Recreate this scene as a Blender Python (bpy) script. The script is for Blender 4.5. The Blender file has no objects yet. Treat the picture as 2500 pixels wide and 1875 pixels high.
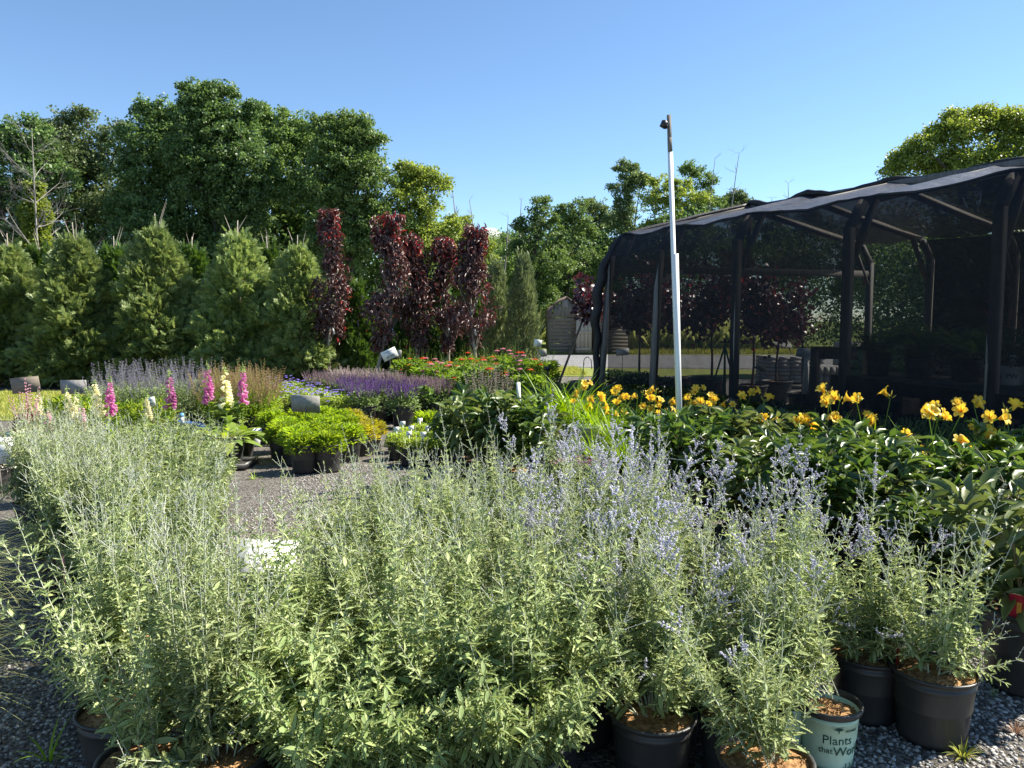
import bpy, math, random
import numpy as np
from math import radians as rad, sin, cos, pi
def RNG(s=0): return np.random.default_rng(abs(int(s)))
S = bpy.context.scene
COL = S.collection
# ---------------------------------------------------------------- camera, sky, sun, exposure
EYE = 1.6; TILT = rad(4.7); FPX = 1880.0          # focal length in pixels of the 2500 px wide photograph
cam_d = bpy.data.cameras.new("camera"); cam = bpy.data.objects.new("camera", cam_d); COL.objects.link(cam)
cam.location = (0, 0, EYE); cam.rotation_euler = (pi/2 - TILT, 0, 0)
cam_d.sensor_width = 36; cam_d.lens = FPX/2500*36; cam_d.clip_start = 0.05; cam_d.clip_end = 3000
S.camera = cam
SUN_AZ = rad(74)      # clockwise from the view direction (+Y) towards +X
SUN_EL = rad(45)
W = bpy.data.worlds.new("World"); S.world = W; W.use_nodes = True
nt = W.node_tree; nt.nodes.clear()
sky = nt.nodes.new("ShaderNodeTexSky"); sky.sky_type = 'NISHITA'; sky.sun_disc = False
sky.sun_elevation = SUN_EL; sky.sun_rotation = SUN_AZ; sky.air_density = 0.9; sky.dust_density = 0.0; sky.ozone_density = 1.6; sky.altitude = 600
bg = nt.nodes.new("ShaderNodeBackground"); bg.inputs[1].default_value = 0.068
wo = nt.nodes.new("ShaderNodeOutputWorld")
tint = nt.nodes.new('ShaderNodeMix'); tint.data_type = 'RGBA'; tint.blend_type = 'MULTIPLY'; tint.inputs[0].default_value = 1; tint.inputs[7].default_value = (.97, 1.1, 1.17, 1)
nt.links.new(sky.outputs[0], tint.inputs[6]); nt.links.new(tint.outputs[2], bg.inputs[0]); nt.links.new(bg.outputs[0], wo.inputs[0])
sd = bpy.data.lights.new("sun", 'SUN'); sd.energy = 5.0; sd.angle = rad(0.5); sd.color = (1, 0.93, 0.80)
sun = bpy.data.objects.new("sun", sd); COL.objects.link(sun)
sun.rotation_euler = (pi/2 - SUN_EL, 0, pi - SUN_AZ)
S.view_settings.view_transform = 'Standard'; S.view_settings.look = 'None'
S.view_settings.exposure = 1.4; S.view_settings.gamma = 1
S.cycles.max_bounces = 8; S.cycles.transparent_max_bounces = 12; S.cycles.transmission_bounces = 4
S.cycles.diffuse_bounces = 3; S.cycles.glossy_bounces = 2; S.cycles.caustics_reflective = False; S.cycles.caustics_refractive = False

# ---------------------------------------------------------------- geometry helpers
def ray(px, py):
    x = (px-1250)/FPX; v = (937.5-py)/FPX
    return np.array([x, cos(TILT)+v*sin(TILT), -sin(TILT)+v*cos(TILT)])
def G(px, py, h=0.0):                      # point of the sight line at height h
    d = ray(px, py); t = (h-EYE)/d[2]
    return np.array([d[0]*t, d[1]*t, h])
def P(px, py, Y):                          # point of the sight line at distance Y
    d = ray(px, py); t = Y/d[1]
    return np.array([d[0]*t, Y, EYE+d[2]*t])
def XY(px, Y, z=0.0):                      # ground point in pixel column px (taken near the ground) at distance Y
    t = (Y*cos(TILT)+(EYE-z)*sin(TILT))
    return np.array([(px-1250)/FPX*t, Y, z])
def nrm(a):
    a = np.asarray(a, float); n = np.linalg.norm(a, axis=-1, keepdims=True); n[n < 1e-9] = 1
    return a/n
class MB:
    def __init__(s): s.v = []; s.t = []; s.q = []; s.n = 0
    def add(s, v, q=None, t=None):
        v = np.asarray(v, float).reshape(-1, 3)
        if q is not None and len(q): s.q.append(np.asarray(q, int).reshape(-1, 4)+s.n)
        if t is not None and len(t): s.t.append(np.asarray(t, int).reshape(-1, 3)+s.n)
        s.v.append(v); s.n += len(v); return s
    def mesh(s, name, mat, smooth=False):
        v = np.concatenate(s.v) if s.v else np.zeros((0, 3))
        t = np.concatenate(s.t) if s.t else np.zeros((0, 3), int)
        q = np.concatenate(s.q) if s.q else np.zeros((0, 4), int)
        me = bpy.data.meshes.new(name)
        me.vertices.add(len(v)); me.vertices.foreach_set("co", v.ravel())
        me.loops.add(len(t)*3+len(q)*4)
        me.loops.foreach_set("vertex_index", np.concatenate([t.ravel(), q.ravel()]).astype(np.int32))
        me.polygons.add(len(t)+len(q))
        st = np.concatenate([np.arange(len(t))*3, len(t)*3+np.arange(len(q))*4]).astype(np.int32)
        me.polygons.foreach_set("loop_start", st)
        if smooth: me.polygons.foreach_set("use_smooth", np.ones(len(t)+len(q), bool))
        me.update(calc_edges=True)
        if mat: me.materials.append(mat)
        return me
def inst(mb, T, O, D, U, L, Wd, Hh=None):
    """copy template T=(verts, quads, tris) along directions D with up hint U, length L, width Wd"""
    tv, tq, tt = T
    O = np.asarray(O, float).reshape(-1, 3); N = len(O)
    if N == 0: return
    D = nrm(np.broadcast_to(D, (N, 3))); U = np.broadcast_to(U, (N, 3)).astype(float)
    X = np.cross(D, U); b = np.linalg.norm(X, axis=1) < 1e-4
    if b.any(): X[b] = np.cross(D[b], np.array([.31, .77, .55]))
    X = nrm(X); Z = nrm(np.cross(X, D))
    L = np.broadcast_to(L, (N,)); Wd = np.broadcast_to(Wd, (N,)); Hh = L if Hh is None else np.broadcast_to(Hh, (N,))
    v = (O[:, None, :] + tv[None, :, 0:1]*(X*Wd[:, None])[:, None, :] + tv[None, :, 1:2]*(D*L[:, None])[:, None, :]
         + tv[None, :, 2:3]*(Z*Hh[:, None])[:, None, :])
    off = (np.arange(N)*len(tv))[:, None, None]
    q = (tq[None]+off).reshape(-1, 4) if len(tq) else None
    t = (tt[None]+off).reshape(-1, 3) if len(tt) else None
    mb.add(v, q, t)
def sticks(mb, A, B, ra, rb, k=3):
    A = np.asarray(A, float).reshape(-1, 3); B = np.asarray(B, float).reshape(-1, 3); N = len(A)
    if N == 0: return
    ra = np.broadcast_to(ra, (N,)); rb = np.broadcast_to(rb, (N,))
    D = nrm(B-A); X = np.cross(D, [0.13, .27, .95]); X = nrm(X); Y = np.cross(D, X)
    a = np.arange(k)*2*pi/k
    ring = np.cos(a)[None, :, None]*X[:, None]+np.sin(a)[None, :, None]*Y[:, None]
    v = np.concatenate([A[:, None]+ring*ra[:, None, None], B[:, None]+ring*rb[:, None, None]], 1)
    i = np.arange(k); j = (i+1) % k
    q = np.stack([i, j, j+k, i+k], 1)
    mb.add(v, (q[None]+(np.arange(N)*2*k)[:, None, None]).reshape(-1, 4))
def tube(mb, pts, r, k=8, cap=True):
    pts = np.asarray(pts, float); n = len(pts); r = np.broadcast_to(r, (n,))
    T = nrm(np.gradient(pts, axis=0)); ref = np.array([0, 0, 1.]) if abs(T[0, 2]) < .9 else np.array([1., 0, 0])
    vs = []; X = np.cross(T[0], ref)
    for i in range(n):
        X = X-T[i]*np.dot(X, T[i]); X = X/np.linalg.norm(X); Y = np.cross(T[i], X)
        a = np.arange(k)*2*pi/k
        vs.append(pts[i]+r[i]*(np.cos(a)[:, None]*X+np.sin(a)[:, None]*Y))
    v = np.concatenate(vs); q = []; t = []
    for i in range(n-1):
        for j in range(k): q.append((i*k+j, i*k+(j+1) % k, (i+1)*k+(j+1) % k, (i+1)*k+j))
    if cap:
        c0 = len(v); v = np.concatenate([v, pts[:1], pts[-1:]])
        for j in range(k): t.append((c0, (j+1) % k, j)); t.append((c0+1, (n-1)*k+j, (n-1)*k+(j+1) % k))
    mb.add(v, q, t)
def box(mb, c, s, R=None):
    c = np.asarray(c, float); s = np.asarray(s, float)/2
    v = np.array([[x, y, z] for x in (-1, 1) for y in (-1, 1) for z in (-1, 1)], float)*s
    if R is not None: v = v @ np.asarray(R, float).T
    mb.add(v+c, [(0, 1, 3, 2), (4, 6, 7, 5), (0, 4, 5, 1), (2, 3, 7, 6), (0, 2, 6, 4), (1, 5, 7, 3)])
def beam(mb, A, B, w, d, up=(0, 0, 1)):     # rectangular timber between two points
    A = np.asarray(A, float); B = np.asarray(B, float); D = nrm(B-A); X = nrm(np.cross(D, up)); Z = np.cross(X, D)
    R = np.stack([X, D, Z], 1); box(mb, (A+B)/2, (w, np.linalg.norm(B-A), d), R)
def lathe(mb, prof, k=28, c=(0, 0, 0)):
    prof = np.asarray(prof, float); a = np.arange(k)*2*pi/k; n = len(prof)
    v = np.stack([prof[:, 0:1]*np.cos(a), prof[:, 0:1]*np.sin(a), np.repeat(prof[:, 1:2], k, 1)], 2).reshape(-1, 3)
    q = [(i*k+j, i*k+(j+1) % k, (i+1)*k+(j+1) % k, (i+1)*k+j) for i in range(n-1) for j in range(k)]
    mb.add(v+np.asarray(c, float), q)
def ribbons(mb, O, az, el, L, w, droop, K=5, wprof=None):
    """arching blades: start at O, azimuth az, elevation el, bending down by droop"""
    O = np.asarray(O, float).reshape(-1, 3); N = len(O)
    az, el, L, w, droop = [np.broadcast_to(x, (N,)) for x in (az, el, L, w, droop)]
    if wprof is None: wprof = np.array([.6, 1, 1, .8, .5, .05])[:K+1]
    p = O.copy(); e = el.copy(); rows = [p]; H = np.stack([np.cos(az), np.sin(az), 0*az], 1)
    side = np.stack([-np.sin(az), np.cos(az), 0*az], 1)
    for i in range(K):
        p = p+(H*np.cos(e)[:, None]+np.array([0, 0, 1.])*np.sin(e)[:, None])*(L/K)[:, None]; rows.append(p); e = e-droop/K
    v = np.stack([np.stack([r-side*(w*wp/2)[:, None], r+side*(w*wp/2)[:, None]], 1) for r, wp in zip(rows, wprof)], 1)
    q = np.array([(2*i, 2*i+1, 2*i+3, 2*i+2) for i in range(K)])
    mb.add(v, (q[None]+(np.arange(N)*2*(K+1))[:, None, None]).reshape(-1, 4))
    return rows[-1]
NOQ = np.zeros((0, 4), int); NOT = np.zeros((0, 3), int)
def TT(v, q=None, t=None): return (np.array(v, float), NOQ if q is None else np.array(q), NOT if t is None else np.array(t))
T_DIA = TT([(0, 0, 0), (-.5, .45, .06), (0, 1, -.05), (.5, .45, .06)], [(0, 3, 2, 1)])
def leafT(ys, ws, droop=.15, fold=.08):
    v = []; q = []; n = len(ys)
    for y, w in zip(ys, ws): v += [(-w/2, y, fold*w-droop*y*y), (0, y, -droop*y*y), (w/2, y, fold*w-droop*y*y)]
    for i in range(n-1): q += [(3*i, 3*i+1, 3*i+4, 3*i+3), (3*i+1, 3*i+2, 3*i+5, 3*i+4)]
    return TT(v, q)
T_LEAF = leafT((0, .3, .68, 1), (.08, 1, .75, .02), .2, .22)
T_LANCE = leafT((0, .2, .5, .8, 1), (.1, .75, 1, .6, .02), .3, .2)
T_HEART = leafT((0, .08, .4, .75, 1), (.5, .9, 1, .6, .02), .25, .12)
T_DROOP = leafT((0, .3, .65, 1), (.15, 1, .8, .02), .55, .25)
def serrT(n=5, droop=.22):
    """toothed leaf: a narrow blade with coarse forward pointing teeth"""
    v = []; t = []; q = []
    for i in range(n+1):
        y = i/n; b = .26*sin(pi*min(1, y*.8+.14))*(1 if i < n else .05); v += [(-b, y, .05-droop*y*y), (0, y, -droop*y*y), (b, y, .05-droop*y*y)]
    for i in range(n):
        m = (i+.5)/n; w = .5*(sin(pi*min(1, m*.85+.12))**.8)*(1 if i % 2 == 0 else .88); a = 3*i
        q += [(a, a+1, a+4, a+3), (a+1, a+2, a+5, a+4)]
        for s in (-1, 1):
            v.append((s*w, m+.5/n, .12*w+.03-droop*m*m)); k = len(v)-1
            t.append((a, k, a+3) if s < 0 else (a+2, a+5, k))
    return TT(v, q, t)
T_SERR = serrT(6)
T_SERR4 = serrT(4)
def sprayT(n=4):
    v = []; q = []
    def d(x0, y0, dx, dy, w, z0, z1):
        L = math.hypot(dx, dy); nx, ny = -dy/L*w, dx/L*w; k = len(v)
        v.extend([(x0, y0, z0), (x0+dx*.5+nx, y0+dy*.5+ny, (z0+z1)/2), (x0+dx, y0+dy, z1), (x0+dx*.5-nx, y0+dy*.5-ny, (z0+z1)/2)])
        q.append((k, k+1, k+2, k+3))
    d(0, 0, 0, 1, .06, 0, -.18)
    for i in range(n):
        y = .12+i*.2; l = .5*(1-.55*i/n)
        for s in (-1, 1): d(0, y, s*l*.75, l*.7, .075, -.18*y, -.18*y-.08)
    return TT(v, q)
T_SPRAY = sprayT()
T_OCT = TT([(-.5, .5, 0), (.5, .5, 0), (0, 0, 0), (0, 1, 0), (0, .5, -.5), (0, .5, .5)], None,
           [(2, 1, 5), (1, 3, 5), (3, 0, 5), (0, 2, 5), (1, 2, 4), (3, 1, 4), (0, 3, 4), (2, 0, 4)])
def mesh_obj(name, me, parent=None, loc=(0, 0, 0)):
    o = bpy.data.objects.new(name, me); COL.objects.link(o); o.location = loc
    if parent: o.parent = parent
    return o
def tag(o, label=None, cat=None, group=None, kind=None):
    if label: o["label"] = label
    if cat: o["category"] = cat
    if group: o["group"] = group
    if kind: o["kind"] = kind
    return o
def thing(name, label, cat, loc=(0, 0, 0), rz=0, sc=1, group=None, parts=(), tilt=(0, 0)):
    """an Empty at the thing's base with its parts; a part is (name, mesh[, subparts])"""
    o = bpy.data.objects.new(name, None); COL.objects.link(o); o.empty_display_size = .1
    o.location = [float(x) for x in loc]; o.rotation_euler = (tilt[0], tilt[1], rz)
    o.scale = (sc, sc, sc) if np.isscalar(sc) else sc
    tag(o, label, cat, group)
    def put(ps, par):
        for p in ps:
            c = mesh_obj(p[0], p[1], par)
            if len(p) > 2 and p[2]: put(p[2], c)
    put(parts, o)
    return o
ORD = ["first", "second", "third", "fourth", "fifth", "sixth", "seventh", "eighth", "ninth", "tenth", "eleventh", "twelfth", "thirteenth", "fourteenth", "fifteenth", "sixteenth"]

# ---------------------------------------------------------------- materials
def newmat(name):
    m = bpy.data.materials.new(name); m.use_nodes = True; n = m.node_tree; n.nodes.clear()
    return m, n, n.nodes.new("ShaderNodeOutputMaterial")
def leafmat(name, c1, c2, tr=.35, rough=.5, spec=.4, trc=None, sheen=0.0):
    m, n, out = newmat(name); N = n.nodes.new; L = n.links.new
    g = N("ShaderNodeNewGeometry"); oi = N("ShaderNodeObjectInfo")
    mx = N("ShaderNodeMix"); mx.data_type = 'RGBA'; mx.inputs[6].default_value = (*c1, 1); mx.inputs[7].default_value = (*c2, 1)
    L(g.outputs["Random Per Island"], mx.inputs[0])
    hs = N("ShaderNodeHueSaturation"); mr = N("ShaderNodeMapRange"); mr.inputs[3].default_value = .82; mr.inputs[4].default_value = 1.18
    L(oi.outputs["Random"], mr.inputs[0]); L(mr.outputs[0], hs.inputs["Value"]); L(mx.outputs[2], hs.inputs["Color"])
    p = N("ShaderNodeBsdfPrincipled"); p.inputs["Roughness"].default_value = rough; p.inputs["Specular IOR Level"].default_value = spec
    L(hs.outputs[0], p.inputs["Base Color"])
    t = N("ShaderNodeBsdfTranslucent"); ms = N("ShaderNodeMixShader"); ms.inputs[0].default_value = tr
    hs2 = N("ShaderNodeHueSaturation"); hs2.inputs["Hue"].default_value = .485; hs2.inputs["Saturation"].default_value = 1.15; hs2.inputs["Value"].default_value = 1.5
    L(hs.outputs[0], hs2.inputs["Color"])
    if trc: t.inputs[0].default_value = (*trc, 1)
    else: L(hs2.outputs[0], t.inputs[0])
    L(p.outputs[0], ms.inputs[1]); L(t.outputs[0], ms.inputs[2]); L(ms.outputs[0], out.inputs[0])
    return m
def mat(name, col, rough=.6, spec=.4, noise=0.15, scale=8, bump=0, metal=0, col2=None, stretch=(1, 1, 1), detail=4):
    m, n, out = newmat(name); N = n.nodes.new; L = n.links.new
    p = N("ShaderNodeBsdfPrincipled"); p.inputs["Roughness"].default_value = rough; p.inputs["Metallic"].default_value = metal
    p.inputs["Specular IOR Level"].default_value = spec
    tc = N("ShaderNodeTexCoord"); mp = N("ShaderNodeMapping"); mp.inputs["Scale"].default_value = stretch
    nz = N("ShaderNodeTexNoise"); nz.inputs["Scale"].default_value = scale; nz.inputs["Detail"].default_value = detail
    L(tc.outputs["Object"], mp.inputs[0]); L(mp.outputs[0], nz.inputs[0])
    c2 = col2 if col2 else tuple(max(0, c*(1-2.2*noise)) for c in col)
    cr = N("ShaderNodeValToRGB"); cr.color_ramp.elements[0].position = .3; cr.color_ramp.elements[1].position = .7
    cr.color_ramp.elements[0].color = (*c2, 1); cr.color_ramp.elements[1].color = (*col, 1)
    L(nz.outputs[0], cr.inputs[0]); L(cr.outputs[0], p.inputs["Base Color"])
    if bump:
        b = N("ShaderNodeBump"); b.inputs["Strength"].default_value = bump; b.inputs["Distance"].default_value = .01
        L(nz.outputs[0], b.inputs["Height"]); L(b.outputs[0], p.inputs["Normal"])
    L(p.outputs[0], out.inputs[0]); return m
def netmat(name, alpha, col=(.025, .026, .032), rough=.45, spec=.15):
    """shade cloth: a fine open weave, part of the light goes through"""
    m, n, out = newmat(name); N = n.nodes.new; L = n.links.new
    p = N("ShaderNodeBsdfPrincipled"); p.inputs["Base Color"].default_value = (*col, 1); p.inputs["Roughness"].default_value = rough
    p.inputs["Specular IOR Level"].default_value = spec
    tc = N("ShaderNodeTexCoord"); nz = N("ShaderNodeTexNoise"); nz.inputs["Scale"].default_value = 7; nz.inputs["Detail"].default_value = 6
    L(tc.outputs["Object"], nz.inputs[0]); b = N("ShaderNodeBump"); b.inputs["Strength"].default_value = .55; b.inputs["Distance"].default_value = .04
    L(nz.outputs[0], b.inputs["Height"]); L(b.outputs[0], p.inputs["Normal"])
    tr = N("ShaderNodeBsdfTransparent"); ms = N("ShaderNodeMixShader")
    mr = N("ShaderNodeMapRange"); mr.inputs[3].default_value = alpha-.06; mr.inputs[4].default_value = alpha+.06; L(nz.outputs[0], mr.inputs[0])
    L(mr.outputs[0], ms.inputs[0]); L(tr.outputs[0], ms.inputs[1]); L(p.outputs[0], ms.inputs[2]); L(ms.outputs[0], out.inputs[0])
    return m
def gravelmat(name, cols, scale, bumpd=.01, speck=None):
    m, n, out = newmat(name); N = n.nodes.new; L = n.links.new
    tc = N("ShaderNodeTexCoord"); v = N("ShaderNodeTexVoronoi"); v.inputs["Scale"].default_value = scale
    v2 = N("ShaderNodeTexVoronoi"); v2.inputs["Scale"].default_value = scale*2.3
    L(tc.outputs["Object"], v.inputs[0]); L(tc.outputs["Object"], v2.inputs[0])
    sp = N("ShaderNodeSeparateColor"); L(v.outputs["Color"], sp.inputs[0])
    cr = N("ShaderNodeValToRGB"); e = cr.color_ramp.elements; e[0].color = (*cols[0], 1); e[1].color = (*cols[-1], 1)
    for i, c in enumerate(cols[1:-1]): x = e.new((i+1)/(len(cols)-1)); x.color = (*c, 1)
    L(sp.outputs[0], cr.inputs[0])
    nz = N("ShaderNodeTexNoise"); nz.inputs["Scale"].default_value = 1.3; nz.inputs["Detail"].default_value = 6; L(tc.outputs["Object"], nz.inputs[0])
    mr = N("ShaderNodeMapRange"); mr.inputs[3].default_value = .65; mr.inputs[4].default_value = 1.3; L(nz.outputs[0], mr.inputs[0])
    hs = N("ShaderNodeHueSaturation"); L(cr.outputs[0], hs.inputs["Color"]); L(mr.outputs[0], hs.inputs["Value"])
    p = N("ShaderNodeBsdfPrincipled"); p.inputs["Roughness"].default_value = .85; L(hs.outputs[0], p.inputs["Base Color"])
    ad = N("ShaderNodeMath"); ad.operation = 'ADD'; L(v.outputs["Distance"], ad.inputs[0]); L(v2.outputs["Distance"], ad.inputs[1])
    b = N("ShaderNodeBump"); b.invert = True; b.inputs["Strength"].default_value = .9; b.inputs["Distance"].default_value = bumpd
    L(ad.outputs[0], b.inputs["Height"]); L(b.outputs[0], p.inputs["Normal"]); L(p.outputs[0], out.inputs[0])
    return m
M = {}
M['gravel'] = gravelmat("gravel", [(.05, .043, .036), (.10, .088, .074), (.165, .148, .127), (.30, .28, .25)], 70)
M['road'] = gravelmat("road_gravel", [(.12, .12, .125), (.19, .19, .195), (.27, .27, .28)], 30, .015)
M['lawn'] = mat("lawn", (.13, .18, .035), .9, .1, scale=3, col2=(.22, .22, .07), detail=8, bump=.6)
M['meadow'] = mat("meadow", (.10, .15, .03), .9, .1, scale=1.2, col2=(.17, .19, .05), detail=8, bump=.6)
M['sage'] = leafmat("sage_leaf", (.25, .33, .14), (.46, .53, .25), .32, .6, .25)
M['sage_fresh'] = leafmat("sage_leaf_fresh", (.23, .33, .12), (.42, .5, .21), .32, .55, .3)
M['sage_stem'] = leafmat("sage_stem", (.44, .5, .34), (.58, .6, .46), .1, .7, .2)
M['sage_fl'] = leafmat("sage_flower", (.48, .47, .58), (.66, .65, .74), .35, .7, .1)
M['sage_bud'] = leafmat("sage_bud", (.42, .45, .46), (.5, .5, .56), .3, .7, .1)
M['soil'] = mat("potting_soil", (.16, .09, .04), .95, .1, scale=60, bump=1, col2=(.04, .025, .015))
M['mulch'] = mat("bark_mulch", (.42, .26, .12), .9, .1, scale=70, bump=1, col2=(.16, .08, .035), detail=8)
M['pot'] = mat("black_plastic", (.022, .023, .026), .45, .45, scale=7, col2=(.045, .043, .04), detail=9, bump=.05)
M['pot_grey'] = mat("grey_plastic", (.06, .06, .062), .5, .4, scale=6, col2=(.035, .035, .035))
M['pot_mint'] = mat("mint_plastic", (.5, .68, .53), .5, .3, scale=3, col2=(.45, .63, .48))
M['pot_white'] = mat("white_plastic", (.72, .74, .76), .45, .4, scale=5, col2=(.6, .62, .64))
M['pot_blue'] = mat("pale_blue_print", (.55, .68, .82), .5, .4, scale=22, col2=(.85, .9, .93), detail=1)
M['white'] = mat("white_board", (.78, .8, .78), .6, .3, scale=9, col2=(.72, .74, .72))
M['label'] = leafmat("sticker", (.78, .78, .76), (.8, .8, .78), .2, .6, .2)
M['ink'] = mat("ink", (.03, .03, .05), .7, .2)
M['ink_green'] = mat("green_ink", (.03, .10, .07), .6, .2)
M['tag_red'] = mat("red_tag", (.5, .02, .04), .45, .4, scale=40, col2=(.4, .015, .05))
M['tag_pink'] = mat("pink_tag", (.6, .08, .2), .45, .4, scale=40, col2=(.75, .2, .35))
M['yellow'] = mat("yellow_print", (.8, .5, .08), .5, .3, scale=30, col2=(.8, .25, .05))
M['blue'] = mat("blue_plastic", (.02, .09, .28), .45, .4, scale=4, col2=(.03, .11, .33))
M['blue_lt'] = mat("light_blue_plastic", (.1, .35, .7), .35, .5, scale=4)
M['wood'] = mat("weathered_wood", (.26, .24, .21), .85, .2, scale=7, col2=(.15, .14, .125), stretch=(6, 6, .5), bump=.4, detail=8)
M['board'] = mat("wooden_board", (.27, .23, .18), .85, .2, scale=6, col2=(.17, .145, .12), stretch=(.6, 5, 5), bump=.3, detail=8)
M['timber'] = mat("dark_timber", (.17, .155, .14), .75, .3, scale=9, col2=(.10, .095, .09), stretch=(4, 4, .4), bump=.3)
M['metal'] = mat("dark_metal", (.05, .05, .05), .4, .5, metal=.6)
M['metal_lt'] = mat("galvanised_wire", (.5, .52, .5), .4, .5, metal=.5)
M['green_metal'] = mat("green_metal", (.02, .17, .09), .4, .5)
M['bark'] = mat("bark", (.13, .11, .09), .9, .2, scale=14, col2=(.05, .045, .04), stretch=(1, 1, .25), bump=.8, detail=8)
M['bark_lt'] = mat("pale_bark", (.42, .38, .32), .85, .2, scale=16, col2=(.2, .17, .14), stretch=(1, 1, .35), bump=.5, detail=8)
M['bark_dead'] = mat("bare_dead_wood", (.36, .34, .32), .85, .2, scale=14, col2=(.22, .2, .19), stretch=(1, 1, .3), bump=.5)
M['pvc'] = mat("white_pvc", (.78, .8, .8), .35, .5, scale=3, col2=(.74, .76, .76))
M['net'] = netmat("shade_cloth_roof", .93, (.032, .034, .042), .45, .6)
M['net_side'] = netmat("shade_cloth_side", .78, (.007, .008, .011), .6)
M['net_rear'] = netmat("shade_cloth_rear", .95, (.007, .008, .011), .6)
M['net_roll'] = mat("rolled_shade_cloth", (.012, .012, .015), .6, .4, scale=20, bump=.6)
M['concrete'] = mat("concrete", (.38, .37, .35), .85, .2, scale=20, bump=.3)
M['rock'] = mat("rock", (.36, .34, .31), .85, .2, scale=3, col2=(.18, .17, .16), bump=.7, detail=8)
# ---------------------------------------------------------------- ground, road, lawns
rng = RNG(7)
def sheet(name, pts, z, m, kind='structure'):
    v = [(p[0], p[1], z) for p in pts]; n = len(v)
    me = bpy.data.meshes.new(name); me.from_pydata(v, [], [tuple(range(n))]); me.materials.append(m); me.update()
    if me.polygons[0].normal.z < 0: me.flip_normals()
    return tag(mesh_obj(name, me), kind=kind)
sheet("ground", [(-900, -60), (900, -60), (900, 1500), (-900, 1500)], 0, M['gravel'])
sheet("meadow", [(-900, 45), (900, 45), (900, 1490), (-900, 1490)], .006, M['meadow'])
sheet("road", [(-6, 27), (1.6, 26.5), (40, 22), (60, 24), (60, 31), (30, 33), (2, 36.5), (-6, 37)], .008, M['road'])
lawn_a = [(-.2, 36.6), (5, 36.3), (5, 41), (-.2, 41)]
sheet("lawn", [(-8, 36.8), (5, 36.3), (30, 33.2), (30, 36), (60, 36), (60, 45), (-8, 45)], .01, M['lawn'])
sheet("lawn", [(-4, 22.4), (2, 22), (20, 19), (20, 22.5), (1.6, 26.2), (-4, 26.8)], .012, M['lawn'])
sheet("lawn", [(-30, 12.2), (-5.3, 12.2), (-5.9, 15.8), (-9.2, 17.4), (-30, 18)], .012, M['lawn'])
sheet("path", [(4, 36.9), (30, 36.1), (60, 36.2), (60, 40), (30, 39), (4, 39.2)], .016, M['road'])
def grass_blades(name, polyfn, n, h, label, m, lean=.5):
    mb = MB(); P0 = polyfn(n); k = len(P0)
    ribbons(mb, P0, rng.uniform(0, 2*pi, k), rng.uniform(.8, 1.5, k), h*rng.uniform(.5, 1.2, k), h*.1+.003, rng.uniform(0, lean*2, k), 3, np.array([1, .9, .6, .05]))
    return tag(mesh_obj(name, mb.mesh(name, m)), label, name.replace('_', ' '), kind='stuff')
def rect(x0, x1, y0, y1):
    return lambda n: np.stack([rng.uniform(x0, x1, n), rng.uniform(y0, y1, n), np.zeros(n)+.012], 1)
M['grass'] = leafmat("grass_blade", (.2, .26, .04), (.42, .4, .12), .35, .6, .2)
M['reed'] = leafmat("reed_blade", (.28, .34, .12), (.42, .44, .2), .35, .6, .2)
grass_blades("grass", rect(-13, -5.6, 12.3, 17), 16000, .09, "short yellowing lawn grass at the left behind the signs", M['grass'])
grass_blades("grass", rect(-.5, 2.2, 22.4, 26), 9000, .11, "sunny strip of grass before the gravel road", M['grass'])
grass_blades("grass", rect(-1, 6, 36.8, 39), 7000, .2, "strip of grass in front of the barn shed", M['grass'])
grass_blades("grass", rect(6, 30, 36.6, 39), 10000, .28, "rough grass beyond the road behind the shade house", M['grass'])
grass_blades("reeds", rect(-3.4, 1.2, 40, 43.5), 2600, 2.0, "tall pale reeds growing left of the barn shed", M['reed'], .25)
grass_blades("reeds", rect(6.2, 13, 39, 42), 3000, 1.7, "tall grass seen through the shade cloth by the boulders", M['reed'], .3)
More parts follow.
